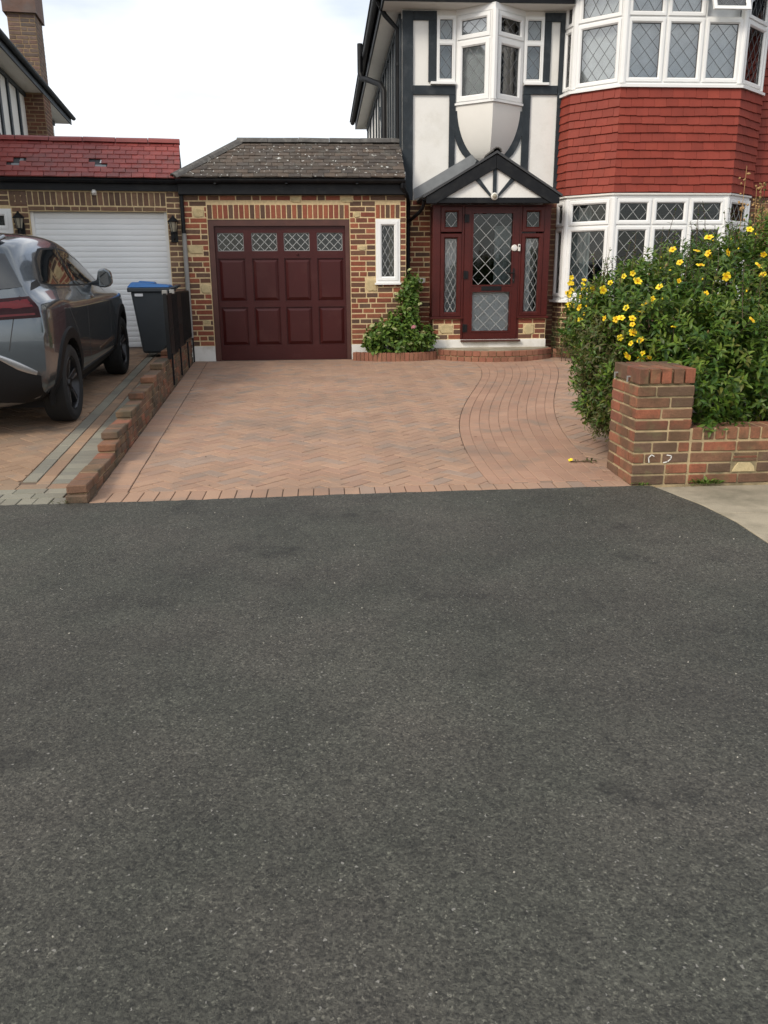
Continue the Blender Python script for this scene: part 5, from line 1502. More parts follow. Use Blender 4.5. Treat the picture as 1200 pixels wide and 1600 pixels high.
b = MB(); b.prism([(-.20, -.13, .978), (.02, -.13, .962), (.02, .13, .962), (-.20, .13, .978)], [(-.18, -.11, .998), (.0, -.11, .985), (.0, .11, .985), (-.18, .11, .998)]); b.build('lid_panel', 'bin_lid', ld, bevel=.006, fixn=True)
b = MB(); b.box(-.235, -.13, -.262, -.252, .80, .835); b.build('sticker', 'label_white', bn)
b = MB(); b.tube([(.25, -.23, .90), (.31, -.23, .93), (.31, .23, .93), (.25, .23, .90)], .016, 8); b.build('handle', 'bin', bn)
for s in (-1, 1):
    b = MB(); b.lathe([(0, -.025), (.07, -.025), (.09, -.015), (.09, .015), (.07, .025), (0, .025)], (0, 0, 0), axis='Y', n=18)
    b.v = [(x + .17, y + s * .20, z + .09) for x, y, z in b.v]; b.build('wheel', 'tyre', bn, fixn=True)

# ------------------------------------------------------------------ garden wall and pillar
gwl = thing('garden_wall', (2.2, 5.1, 0), 'weathered brick garden wall with square end pillar below the flowering shrub', 'wall')
PLX0, PLX1, PLY0, PLY1 = 1.998, 2.382, 5.112, 5.59
c_ = MB(); c_.box(PLX0 + .008, PLX1 - .008, PLY0 + .008, PLY1 - .008, -.1, .655); c_.box(PLX0 + .03, PLX1 - .03, PLY0 + .03, PLY1 - .03, .6551, .75); pil = c_.build('pillar', 'mortar_wall', gwl)
c_ = MB(); c_.box(PLX1 - .007, 9.0, PLY0 + .0085, PLY0 + .22, -.1, .372); lowp = c_.build('low_wall', 'mortar_wall', gwl)
FW1 = FR((PLX0, PLY0 + .008, 0), (1, 0, 0), (0, -1, 0)); FW2 = FR((PLX0 + .008, PLY1, 0), (0, -1, 0), (-1, 0, 0)); FW3 = FR((PLX1 - .008, PLY0, 0), (0, 1, 0), (1, 0, 0))
PW, PD = PLX1 - PLX0, PLY1 - PLY0
kwb = dict(material='brick_wall', ch=.0735, joint=.014, proud=.008)
brick_wall(FW1, pil, 0, PW, -.005, .656, [(.30, .5, .38, .40)] if False else (), seed=71, **kwb)
brick_wall(FW2, pil, 0.0, PD, -.005, .656, (), seed=72, **kwb)
brick_wall(FW3, pil, 0.0, PD, .37, .656, (), seed=73, **kwb)
soldier(FW1, pil, 0, PW, .66, .772, 'brick_wall', proud=.008, seed=74, pitch=.077, depth=.228)
FW5 = FR((PLX0, PLY0 + .238, 0), (1, 0, 0), (0, -1, 0))
soldier(FW5, pil, 0, PW, .66, .772, 'brick_wall', proud=.008, seed=75, pitch=.077, depth=.246)
wst = [(.46, .62, .070, .138)]
FW4 = FR((PLX1, PLY0 + .0085, 0), (1, 0, 0), (0, -1, 0))
brick_wall(FW4, lowp, .006, 3.0, -.005, .288, [(.30, .47, .072, .212)], seed=77, **kwb)
soldier(FW4, lowp, .006, 3.0, .291, .384, 'brick_wall', proud=.008, seed=78, pitch=.078, depth=.215)
st_ = MB(); fprism(st_, FW4, [(.305, .075), (.465, .075), (.455, .112), (.43, .136), (.345, .140), (.325, .115)], -.01, .010); st_.build('stone', 'stone', lowp, fixn=True, bevel=.004)
for k in range(3):
    t_ = MB(); fbox(t_, FW4, .305 + .004 * k, .468, .148 + .021 * k, .163 + .021 * k, -.02, .007); t_.build('creasing_tile', 'brick_low', lowp, bevel=.002)
# white paint squiggle and two old hinge pins on the pillar
for pts in ([(.115, .155), (.11, .185), (.13, .205), (.145, .195)], [(.215, .15), (.24, .155), (.262, .175), (.265, .195), (.235, .2)]):
    q = MB()
    for (a, b) in zip(pts[:-1], pts[1:]):
        v = Vector((b[0] - a[0], b[1] - a[1])).normalized(); n_ = Vector((-v.y, v.x)) * .0032
        fprism(q, FW1, [(a[0] - n_.x - v.x * .003, a[1] - n_.y - v.y * .003), (b[0] - n_.x + v.x * .003, b[1] - n_.y + v.y * .003), (b[0] + n_.x + v.x * .003, b[1] + n_.y + v.y * .003), (a[0] + n_.x - v.x * .003, a[1] + n_.y - v.y * .003)], .0075, .0105)
    q.build('paint_mark', 'plinth', pil, fixn=True)
for xx in (.16, .40):
    q = MB(); q.tube([FW2.P(PD - xx + .0, .70, .0), FW2.P(PD - xx, .70, .018)], .006, 6); fbox(q, FW2, PD - xx - .006, PD - xx + .006, .665, .705, .017, .024); q.build('hinge_pin', 'grey_pipe', pil)

# ------------------------------------------------------------------ car
CAR_Z = zn(0, 7.48)
car = thing('parked_car', (-3.128, 7.43, CAR_Z), 'dark grey crossover car parked on the left driveway facing the white garage', 'car', rot=(R(2.86), 0, R(3.4)), local=True)
# stations run from the tail to the nose; each is the half outline from floor centre to roof centre
ST = [
 [(0, -.66, .22), (0, -.72, .25), (0, -.79, .50), (0, -.80, .80), (0, -.75, 1.02), (0, -.68, 1.10), (0, -.40, 1.49), (0, -.40, 1.53)],
 [(0, -.64, .22), (.45, -.70, .25), (.50, -.775, .50), (.52, -.78, .80), (.50, -.735, 1.03), (.46, -.66, 1.11), (.40, -.37, 1.49), (.38, -.37, 1.53)],
 [(0, -.60, .22), (.76, -.62, .24), (.845, -.665, .48), (.865, -.655, .80), (.835, -.62, 1.05), (.72, -.55, 1.14), (.575, -.27, 1.475), (.50, -.28, 1.525)],
 [(0, -.4, .22), (.80, -.46, .24), (.885, -.46, .46), (.905, -.44, .78), (.885, -.42, 1.065), (.755, -.36, 1.165), (.605, -.10, 1.505), (.50, -.12, 1.565)],
 [(0, 0, .20), (.80, -.05, .22), (.895, -.05, .44), (.912, -.02, .74), (.905, 0, 1.04), (.785, .02, 1.150), (.62, .14, 1.53), (.50, .12, 1.59)],
 [(0, .4, .20), (.80, .42, .22), (.88, .42, .42), (.895, .42, .70), (.895, .42, 1.00), (.795, .42, 1.125), (.63, .45, 1.535), (.50, .42, 1.603)],
 [(0, .9, .20), (.80, .9, .21), (.87, .9, .40), (.872, .9, .64), (.89, .9, .97), (.80, .9, 1.10), (.635, .9, 1.52), (.50, .9, 1.60)],
 [(0, 1.4, .20), (.80, 1.4, .21), (.87, 1.4, .40), (.868, 1.4, .62), (.89, 1.4, .955), (.805, 1.4, 1.08), (.635, 1.30, 1.48), (.50, 1.32, 1.568)],
 [(0, 1.85, .20), (.80, 1.85, .21), (.875, 1.85, .40), (.878, 1.85, .64), (.89, 1.85, .95), (.805, 1.85, 1.065), (.66, 1.68, 1.365), (.52, 1.68, 1.468)],
 [(0, 2.25, .20), (.80, 2.2, .22), (.885, 2.2, .42), (.90, 2.2, .68), (.895, 2.2, .95), (.80, 2.2, 1.05), (.70, 2.06, 1.20), (.55, 2.06, 1.285)],
 [(0, 2.6, .21), (.80, 2.55, .24), (.895, 2.58, .44), (.91, 2.6, .70), (.895, 2.6, .95), (.79, 2.5, 1.035), (.69, 2.42, 1.085), (.50, 2.42, 1.12)],
 [(0, 3.0, .22), (.78, 2.95, .25), (.885, 3.0, .44), (.895, 3.02, .68), (.865, 3.0, .90), (.76, 2.95, .985), (.62, 2.9, 1.03), (.45, 2.9, 1.05)],
 [(0, 3.3, .24), (.62, 3.25, .27), (.74, 3.26, .42), (.77, 3.27, .64), (.74, 3.24, .83), (.64, 3.2, .92), (.50, 3.2, .97), (.36, 3.2, .99)],
 [(0, 3.38, .26), (.34, 3.37, .28), (.40, 3.42, .42), (.42, 3.43, .62), (.40, 3.38, .82), (.36, 3.32, .90), (.3, 3.3, .94), (.2, 3.3, .955)],
 [(0, 3.38, .26), (0, 3.39, .28), (0, 3.44, .42), (0, 3.45, .62), (0, 3.40, .82), (0, 3.34, .90), (0, 3.32, .945), (0, 3.31, .96)],
]
cen_z = [1.52, 1.52, 1.52, 1.57, 1.60, 1.615, 1.612, 1.585, 1.49, 1.31, 1.13, 1.045, .985, .945, .95]
bm = bmesh.new(); vv = {}
def cv(x, y, z):
    k = (round(x, 4), round(y, 4), round(z, 4))
    if k not in vv: vv[k] = bm.verts.new(k)
    return vv[k]
def half(sgn):
    rows = []
    for i, s in enumerate(ST):
        pts = list(s) + [(0, s[-1][1] + (.0 if i in (0, len(ST) - 1) else (-.01 if i < 4 else .03)), cen_z[i] if i not in (0, len(ST) - 1) else s[-1][2])]
        rows.append([cv(sgn * p[0], p[1], p[2]) for p in pts])
    for a, b in zip(rows[:-1], rows[1:]):
        for k in range(len(a) - 1):
            q = [a[k], b[k], b[k + 1], a[k + 1]]
            u_ = []
            for v in q:
                if v not in u_: u_.append(v)
            if len(u_) >= 3:
                try: bm.faces.new(u_ if sgn > 0 else u_[::-1])
                except ValueError: pass
half(1); half(-1)
bmesh.ops.recalc_face_normals(bm, faces=bm.faces)
crl = bm.edges.layers.float.new('crease_edge')
for s_ in (1, -1):
    def vk(i, k): p = ST[i][k]; return vv.get((round(s_ * p[0], 4), round(p[1], 4), round(p[2], 4)))
    def cre(a, b, w):
        if a and b and a != b:
            e = bm.edges.get((a, b))
            if e: e[crl] = w
    for i in range(len(ST) - 1):
        cre(vk(i, 4), vk(i + 1, 4), .55); cre(vk(i, 5), vk(i + 1, 5), .6 if i > 2 else .35); cre(vk(i, 6), vk(i + 1, 6), .45); cre(vk(i, 2), vk(i + 1, 2), .35)
    for k in range(1, 6): cre(vk(2, k), vk(2, k + 1), .55)
cme = bpy.data.meshes.new('car_cage'); bm.to_mesh(cme); bm.free()
tmp = bpy.data.objects.new('car_cage', cme); COL.objects.link(tmp)
ss = tmp.modifiers.new('s', 'SUBSURF'); ss.levels = 2; ss.render_levels = 2
cutters = []
for wy in (0.0, 2.636):
    for s in (-1, 1):
        c = MB(); c.lathe([(0, 0), (.385, 0), (.385, .45), (0, .45)], (s * .58 - (.45 if s < 0 else 0), wy, .345), axis='X', n=40)
        me = c.mesh('cut'); b2 = bmesh.new(); b2.from_mesh(me); bmesh.ops.remove_doubles(b2, verts=b2.verts, dist=1e-5); bmesh.ops.recalc_face_normals(b2, faces=b2.faces); b2.to_mesh(me); b2.free()
        co = bpy.data.objects.new('cut', me); COL.objects.link(co); cutters.append(co)
        bo2 = tmp.modifiers.new('b', 'BOOLEAN'); bo2.operation = 'DIFFERENCE'; bo2.object = co; bo2.solver = 'EXACT'
dg = bpy.context.evaluated_depsgraph_get()
shell_tree_src = bpy.data.objects.new('tmp2', cme); COL.objects.link(shell_tree_src)
s2 = shell_tree_src.modifiers.new('s', 'SUBSURF'); s2.levels = 2
dg.update(); dg = bpy.context.evaluated_depsgraph_get()
bodyme = bpy.data.meshes.new_from_object(tmp.evaluated_get(dg)); bodyme.name = 'body'
skin = bpy.data.meshes.new_from_object(shell_tree_src.evaluated_get(dg))
TREE = BVHTree.FromPolygons([v.co.copy() for v in skin.vertices], [tuple(p.vertices) for p in skin.polygons])
for o in [tmp, shell_tree_src] + cutters: bpy.data.objects.remove(o)
bodyme.materials.clear(); bodyme.materials.append(MT['paint_car'])
bodyme.polygons.foreach_set('use_smooth', [True] * len(bodyme.polygons))
try: bodyme.set_sharp_from_angle(angle=R(50))
except Exception: pass
bo3 = bpy.data.objects.new('body', bodyme); COL.objects.link(bo3); bo3.parent = car; OFF[bo3] = Vector((0, 0, 0))

def project(kind, a, b, sgn=1):
    """Drop a point of the side view (y,z) or rear view (x,z) on to the body skin."""
    if kind == 'side': o, d = Vector((sgn * 3, a, b)), Vector((-sgn, 0, 0))
    elif kind == 'rear': o, d = Vector((a * sgn, -3, b)), Vector((0, 1, 0))
    elif kind == 'wrap':      # a is the bearing in degrees from the tail round to the flank
        d = Vector((-sgn * math.sin(R(a)), math.cos(R(a)), 0)); o = Vector((sgn * .36, -.22, b)) - d * 2.2
    else: o, d = Vector((a * sgn, 6, b)), Vector((0, -1, 0))
    h = TREE.ray_cast(o, d)
    if h[0] is None: h = TREE.find_nearest(o + d * 2.2)
    return h[0], h[1]
def patch(name, kind, lower, upper, material, parent, sgn=1, nx=14, nz=6, off=.006, th=.008, **k):
    """A panel lying on the skin between two polylines given in the side or rear view."""
    lo, hi = np.array(lower, float), np.array(upper, float)
    def samp(pl, t):
        d = np.concatenate([[0], np.cumsum(np.hypot(*(pl[1:] - pl[:-1]).T))]); d /= d[-1]
        return np.interp(t, d, pl[:, 0]), np.interp(t, d, pl[:, 1])
    vs = []; inner = []
    for i in range(nx + 1):
        t = i / nx; l_, h_ = samp(lo, t), samp(hi, t)
        for j in range(nz + 1):
            w = j / nz; p, n = project(kind, l_[0] * (1 - w) + h_[0] * w, l_[1] * (1 - w) + h_[1] * w, sgn)
            if n.dot(p - Vector((0, 1.2, .75))) < 0: n = -n
            edge_ = i in (0, nx) or j in (0, nz)
            vs.append(p + n * (off if not edge_ else off * .75)); inner.append(p - n * th)
    N = (nx + 1) * (nz + 1); fs = []
    for i in range(nx):
        for j in range(nz):
            a = i * (nz + 1) + j; q = (a, a + nz + 1, a + nz + 2, a + 1)
            fs.append(q); fs.append(tuple(v + N for v in q[::-1]))
    rim = [i * (nz + 1) for i in range(nx + 1)] + [nx * (nz + 1) + j for j in range(1, nz + 1)] + [i * (nz + 1) + nz for i in range(nx - 1, -1, -1)] + [j for j in range(nz - 1, 0, -1)]
    for a, b in zip(rim, rim[1:] + rim[:1]): fs.append((a, b, b + N, a + N))
    return MB().add(vs + inner, fs).build(name, material, parent, fixn=True, smooth=k.get('smooth', True))
for s in (1, -1):
    patch('window_surround', 'side', [(-.16, 1.20), (.08, 1.165), (.9, 1.122), (2.06, 1.074)], [(-.14, 1.225), (.06, 1.40), (.30, 1.475), (.9, 1.472), (1.28, 1.435), (1.66, 1.325), (2.05, 1.095)], 'black_plastic', car, s, nx=28, nz=8, off=.0012)
    patch('side_window', 'side', [(-.10, 1.208), (.10, 1.178), (.87, 1.137)], [(-.085, 1.228), (.10, 1.388), (.32, 1.458), (.87, 1.456)], 'car_glass', car, s, nx=18, nz=8, off=.0035)
    patch('side_window', 'side', [(.93, 1.134), (1.97, 1.091)], [(.93, 1.454), (1.27, 1.418), (1.64, 1.308), (1.97, 1.11)], 'car_glass', car, s, nx=18, nz=8, off=.0035)
    patch('pillar_trim', 'side', [(-.44, 1.16), (-.17, 1.185)], [(-.33, 1.215), (-.17, 1.235)], 'black_plastic', car, s, nx=8, nz=3, off=.002)
    patch('tail_light', 'wrap', [(-28, .965), (20, .955), (50, .965)], [(-28, 1.06), (20, 1.105), (50, 1.12)], 'tail_dark', car, s, nx=26, nz=6, off=.008)
    patch('light_bar', 'wrap', [(-24, .980), (20, .975), (47, .985)], [(-24, .996), (20, .992), (47, 1.0)], 'tail', car, s, nx=22, nz=1, off=.012)
    patch('light_bar', 'wrap', [(6, 1.025), (24, 1.03), (47, 1.045)], [(6, 1.07), (24, 1.085), (47, 1.10)], 'tail', car, s, nx=18, nz=2, off=.010)
    patch('sill_cladding', 'side', [(.36, .225), (2.28, .225)], [(.36, .37), (2.28, .37)], 'cladding', car, s, nx=14, nz=4, off=.012)
    patch('door_seam', 'side', [(.42, .42), (.90, .42)], [(.425, .42), (.905, .42)], 'gasket', car, s, nx=1, nz=1) if False else None
    for y0 in (.90, 1.98):
        patch('door_seam', 'side', [(y0, .40), (y0 + .008, .40)], [(y0, 1.10), (y0 + .008, 1.10)], 'gasket', car, s, nx=1, nz=10, off=.0015)
    patch('door_seam', 'side', [(.10, .98), (.42, .70)], [(.108, .99), (.428, .71)], 'gasket', car, s, nx=8, nz=1, off=.0015)
    patch('tailgate_seam', 'rear', [(.60, .72), (.607, .72)], [(.69, 1.13), (.697, 1.13)], 'gasket', car, s, nx=1, nz=10, off=.0015)
    patch('door_handle', 'side', [(1.05, .985), (1.24, .980)], [(1.05, 1.012), (1.24, 1.007)], 'paint_car', car, s, nx=6, nz=3, off=.03)
    patch('door_trim', 'side', [(1.35, .46), (2.0, .50)], [(1.35, .475), (2.0, .515)], 'chrome', car, s, nx=6, nz=1, off=.004) if s > 0 else None
    # arches
    for wy in (0.0, 2.636):
        am = MB(); n = 22; vs, fs = [], []
        for i in range(n + 1):
            a = R(-14) + (math.pi + R(28)) * i / n
            c_, s_ = math.cos(a), math.sin(a)
            for (r_, off_) in ((.382, -.05), (.386, .010), (.41, .018), (.475, .014), (.492, -.008)):
                y_, z_ = wy + r_ * c_, .345 + r_ * s_
                h, nn = project('side', y_, max(z_, .24), s)
                xs_ = abs(h.x) if h is not None else .87
                vs.append((s * (max(xs_, .80) + off_), y_, max(z_, .19)))
        for i in range(n):
            for k_ in range(4): fs.append((i * 5 + k_, i * 5 + k_ + 1, i * 5 + 6 + k_, i * 5 + 5 + k_))
        am.add(vs, fs); am.build('arch_cladding', 'cladding', car, smooth=True, fixn=True)
        # wheel: tyre with rounded shoulders, spoked rim
        cx = s * .785
        prof = [(.235, -.095), (.27, -.108), (.31, -.108), (.333, -.09), (.338, -.05), (.338, .05), (.333, .09), (.31, .108), (.27, .108), (.235, .095)]
        t_ = MB(); t_.lathe(prof, (cx, wy, .338), axis='X', n=40, closed=True)
        wh = t_.build('wheel', 'tyre', car, smooth=True, fixn=True)
        r_ = MB(); r_.lathe([(.236, -.09), (.236, .085), (.226, .095), (.216, .08), (.208, 0), (.20, -.02), (0, -.02)], (0, 0, 0), axis='X', n=40)
        r_.v = [(cx + s * x, y + wy, z + .338) for x, y, z in r_.v]; r_.build('rim', 'rim', wh, smooth=True, fixn=True)
        for k_ in range(5):
            a = R(72 * k_ + 20); ca, sa = math.cos(a), math.sin(a)
            def sp(r, w, x): return (cx + s * x, wy + r * ca - w * sa, .338 + r * sa + w * ca)
            q = MB(); q.hexa([sp(.03, -.035, .02), sp(.215, -.055, .02), sp(.215, .055, .02), sp(.03, .035, .02), sp(.03, -.03, .06), sp(.215, -.035, .085), sp(.215, .035, .085), sp(.03, .03, .06)])
            q.build('spoke', 'rim', wh, fixn=True, bevel=.006)
            q = MB(); q.hexa([sp(.08, -.012, .071), sp(.20, -.03, .0865), sp(.20, -.008, .0865), sp(.08, -.002, .071), sp(.08, -.012, .074), sp(.20, -.03, .0895), sp(.20, -.008, .0895), sp(.08, -.002, .074)])
            q.build('spoke_face', 'rim_cut', wh, fixn=True)
        q = MB(); q.lathe([(0, .075), (.03, .075), (.036, .06)], (0, 0, 0), axis='X', n=14); q.v = [(cx + s * x, y + wy, z + .338) for x, y, z in q.v]; q.build('hub_cap', 'rim', wh, fixn=True)
    # door mirror
    q = MB(); sec = []
    for (xx, w0, w1, h0, h1) in ((.79, 1.63, 1.69, 1.085, 1.12), (.86, 1.60, 1.70, 1.075, 1.14), (.885, 1.585, 1.73, 1.065, 1.24), (.94, 1.585, 1.73, 1.06, 1.255), (.995, 1.59, 1.71, 1.075, 1.225), (1.01, 1.61, 1.68, 1.10, 1.18)):
        sec.append([(s * xx, w0, h0), (s * xx, w1, h0 + .01), (s * xx, w1 - .02, h1), (s * xx, w0, h1)])
    vs = [p for r2 in sec for p in r2]; fs = [(0, 1, 2, 3), tuple(4 * (len(sec) - 1) + k_ for k_ in range(4))]
    for i in range(len(sec) - 1):
        for k_ in range(4): fs.append((i * 4 + k_, i * 4 + (k_ + 1) % 4, i * 4 + 4 + (k_ + 1) % 4, i * 4 + 4 + k_))
    q.add(vs, fs); mo = q.build('door_mirror', 'paint_car', car, fixn=True, bevel=.02)
    q = MB(); q.hexa([(s * .90, 1.576, 1.085), (s * .985, 1.578, 1.095), (s * .985, 1.582, 1.095), (s * .90, 1.582, 1.085), (s * .90, 1.576, 1.225), (s * .98, 1.578, 1.215), (s * .98, 1.582, 1.215), (s * .90, 1.582, 1.225)]); q.build('mirror_glass', 'car_glass', mo, fixn=True)
patch('rear_window', 'rear', [(-.70, 1.19), (0, 1.13), (.70, 1.19)], [(-.55, 1.44), (0, 1.45), (.55, 1.44)], 'car_glass', car, nx=16, nz=8, off=.006)
patch('bumper_cladding', 'rear', [(-.78, .24), (0, .24), (.78, .24)], [(-.80, .51), (-.68, .56), (-.48, .69), (.48, .69), (.68, .56), (.80, .51)], 'cladding', car, nx=24, nz=6, off=.014)
patch('bumper_accent', 'rear', [(-.77, .52), (-.66, .56), (-.48, .685), (.48, .685), (.66, .56), (.77, .52)], [(-.78, .55), (-.64, .64), (-.44, .735), (.44, .735), (.64, .64), (.78, .55)], 'rim_cut', car, nx=24, nz=2, off=.022)
patch('windscreen', 'front', [(-.62, 1.13), (0, 1.15), (.62, 1.13)], [(-.52, 1.42), (0, 1.50), (.52, 1.42)], 'car_glass', car, nx=16, nz=8, off=.006)
q = MB(); q.hexa([(-.50, -.46, 1.495), (.50, -.46, 1.495), (.52, -.10, 1.56), (-.52, -.10, 1.56), (-.49, -.45, 1.525), (.49, -.45, 1.525), (.51, -.10, 1.59), (-.51, -.10, 1.59)]); q.build('roof_spoiler', 'paint_car', car, fixn=True, bevel=.012)
q = MB(); q.box(-.70, .70, -.30, 3.1, .18, .26); q.build('underbody', 'cladding', car)
for wy in (0.0, 2.636):
    q = MB(); q.box(-.57, .57, wy - .39, wy + .39, .30, .74); q.build('wheel_well', 'cladding', car)

# ------------------------------------------------------------------ plants
def leaf_mesh(name, P, D, U, length, width, material, parent, fold=.25, droop=.15, kind='stuff'):
    """Many leaves as one mesh: P base points, D directions, U up hints, per-leaf length and width."""
    P, D, U = np.asarray(P), np.asarray(D), np.asarray(U); n = len(P)
    D = D / np.linalg.norm(D, axis=1, keepdims=True)
    S = np.cross(D, U); S /= np.maximum(np.linalg.norm(S, axis=1, keepdims=True), 1e-6); Nn = np.cross(S, D)
    L = np.asarray(length)[:, None]; W = np.asarray(width)[:, None]
    b = P; mid = P + D * L * .48 + Nn * L * .04
    l = P + D * L * .45 + S * W * .5 + Nn * W * fold; r = P + D * L * .45 - S * W * .5 + Nn * W * fold
    l2 = P + D * L * .75 + S * W * .32 + Nn * (W * fold * .6 - L * droop * .4); r2 = P + D * L * .75 - S * W * .32 + Nn * (W * fold * .6 - L * droop * .4)
    t = P + D * L - Nn * L * droop
    m2 = P + D * L * .76 - Nn * L * droop * .45
    V = np.stack([b, l, r, mid, l2, r2, m2, t], 1).reshape(-1, 3)
    base = (np.arange(n) * 8)[:, None]
    T = np.array([[0, 3, 1], [0, 2, 3], [1, 3, 6], [1, 6, 4], [3, 2, 5], [3, 5, 6], [4, 6, 7], [6, 5, 7]])
    F = (base[:, :, None] + T[None]).reshape(-1, 3)
    me = bpy.data.meshes.new(name)
    c = Vector(V.mean(0)); V = V - np.array(c)
    me.vertices.add(len(V)); me.vertices.foreach_set('co', V.ravel())
    me.loops.add(F.size); me.loops.foreach_set('vertex_index', F.ravel().astype(np.int32))
    me.polygons.add(len(F)); me.polygons.foreach_set('loop_start', np.arange(0, F.size, 3, dtype=np.int32)); me.polygons.foreach_set('loop_total', np.full(len(F), 3, np.int32))
    me.update(calc_edges=True); me.materials.append(MT[material])
    o = bpy.data.objects.new(name, me); COL.objects.link(o)
    o.parent = parent; o.location = c - OFF[parent]; OFF[o] = c
    o['kind'] = kind
    return o

def ell_points(ells, n, rng, lo=.86, hi=1.06, shrink=.86):
    pts, nrm = [], []
    A = np.array([max(.02, (e[1][0] * e[1][1] + e[1][1] * e[1][2] + e[1][0] * e[1][2])) for e in ells]); A /= A.sum()
    while len(pts) < n:
        i = rng.choice(len(ells), p=A); c, r = np.array(ells[i][0]), np.array(ells[i][1])
        v = rng.normal(size=3); v /= np.linalg.norm(v); k = rng.uniform(lo, hi); p = c + r * v * k
        if p[2] < .12: continue
        if any(j != i and (((p - np.array(e[0])) / np.array(e[1])) ** 2).sum() < shrink ** 2 for j, e in enumerate(ells)): continue
        nn = v / r; nn /= np.linalg.norm(nn); pts.append(p); nrm.append(nn)
    return np.array(pts), np.array(nrm)

def shoots(ells, n, rng, pairs=(4, 7), slen=(.12, .24), ll=(.045, .068), ww=.34, upb=.45, jit=.35, lo=.86, hi=1.05, spread=.95):
    P, D, U, L, W = [], [], [], [], []; tips = []
    pts, nrm = ell_points(ells, n, rng, lo, hi)
    for p, nn in zip(pts, nrm):
        d = nn + np.array((0, 0, upb)) + rng.normal(size=3) * jit; d /= np.linalg.norm(d)
        sl = rng.uniform(*slen); base = p - d * sl * .6; k = rng.integers(*pairs)
        a = np.cross(d, (0, 0, 1.0)); a = a if np.linalg.norm(a) > .05 else np.cross(d, (1.0, 0, 0)); a /= np.linalg.norm(a); b = np.cross(d, a)
        ph = rng.uniform(0, 6.28)
        for j in range(k):
            t = (j + .3) / k; bp = base + d * sl * t; ang = ph + j * 1.57
            for s in (0, math.pi):
                o = a * math.cos(ang + s) + b * math.sin(ang + s)
                ld = o * spread + d * (.35 + .5 * t) + np.array((0, 0, -.10)) + rng.normal(size=3) * .12
                P.append(bp); D.append(ld); U.append(d + np.array((0, 0, .6)) + rng.normal(size=3) * .15); l_ = rng.uniform(*ll) * (1.0 - .35 * t * (t > .8)); L.append(l_); W.append(l_ * ww * rng.uniform(.85, 1.15))
        tips.append((base + d * sl, d))
    return P, D, U, L, W, tips

# --- yellow flowering shrub
ELL = [((2.44,6.25,.98),(.46,.55,.42)),((2.14,6.15,.60),(.19,.42,.37)),((3.05,6.45,1.05),(.75,.75,.53)),((3.75,6.5,1.16),(.85,.8,.60)),((2.85,5.68,.74),(.50,.38,.42)),((3.6,5.70,.76),(.7,.40,.46)),((2.14,6.45,.98),(.22,.35,.27)),((4.6,6.6,1.2),(.8,.8,.7))]
hyp = thing('flowering_shrub', (3.0, 6.3, .05), 'large leafy shrub with yellow flowers spilling over the brick garden wall', 'shrub')
P, D, U, L, W, tips = shoots(ELL, 2600, RNG, ll=(.052, .084), ww=.36)
leaf_mesh('foliage', P, D, U, L, W, 'leaf_h', hyp)
P, D, U, L, W, tips2 = shoots(ELL, 1300, RNG, ll=(.05, .078), ww=.36, lo=.98, hi=1.10)
leaf_mesh('young_foliage', P, D, U, L, W, 'leaf_n', hyp)
tips = tips + tips2
# fill inside the crown
small = [(e[0], tuple(.80 * v for v in e[1])) for e in ELL]
P, D, U, L, W, _ = shoots(small, 1100, RNG, lo=.35, hi=1.05, upb=.2, jit=.9, ll=(.06, .085), ww=.4)
leaf_mesh('inner_foliage', P, D, U, L, W, 'leaf_h', hyp)
# paler, thinner skirt trailing down beside the pillar
SK = [((2.12, 6.02, .52), (.16, .34, .34)), ((2.05, 6.1, .80), (.14, .3, .25))]
P, D, U, L, W, _ = shoots(SK, 420, RNG, upb=-.5, jit=.5, ll=(.035, .055), ww=.3)
leaf_mesh('trailing_foliage', P, D, U, L, W, 'leaf_o', hyp)
# leaves hanging in front of the low wall
HG = [((2.62, 5.20, .42), (.16, .10, .13)), ((3.25, 5.22, .46), (.2, .10, .10)), ((2.47, 5.25, .62), (.10, .12, .10))]
P, D, U, L, W, _ = shoots(HG, 70, RNG, upb=.1, jit=.5, ll=(.055, .075))
leaf_mesh('hanging_foliage', P, D, U, L, W, 'leaf_h', hyp)
# thin upright sprigs above the crown
top_t = [t for t in tips if t[1][2] > .6 and t[0][2] > 1.15]
RNG.shuffle(top_t)
P, D, U, L, W = [], [], [], [], []
for k_, (p, d) in enumerate(top_t[:150]):
    h = RNG.uniform(.08, .28); d2 = d * .4 + np.array((RNG.normal() * .25, RNG.normal() * .25, 1.0)); d2 /= np.linalg.norm(d2)
    q = MB(); q.tube([p - d2 * .1, p + d2 * h * .5, p + d2 * h + np.array((RNG.normal() * .015, 0, 0))], [.003, .0025, .0015], 4)
    q.build('sprig', 'stem', hyp)
    for j in range(5):
        bp = p + d2 * h * (j + .4) / 5; a = RNG.uniform(0, 6.28)
        for s in (0, math.pi):
            P.append(bp); D.append(np.array((math.cos(a + s), math.sin(a + s), .55))); U.append(np.array((0, 0, 1.0))); l_ = RNG.uniform(.025, .045); L.append(l_); W.append(l_ * .32)
leaf_mesh('sprig_leaves', P, D, U, L, W, 'leaf_h', hyp)
for k_ in range(16):
    bx, by = RNG.uniform(2.4, 4.2), RNG.uniform(5.9, 6.7); e = ELL[RNG.integers(0, 6)]
    tp = np.array(e[0]) + RNG.normal(size=3) * .2
    q = MB(); q.tube([(bx, by, .02), (bx * .6 + tp[0] * .4, by * .6 + tp[1] * .4, .3), tuple(tp)], [.014, .011, .006], 6); q.build('stem', 'stem', hyp)
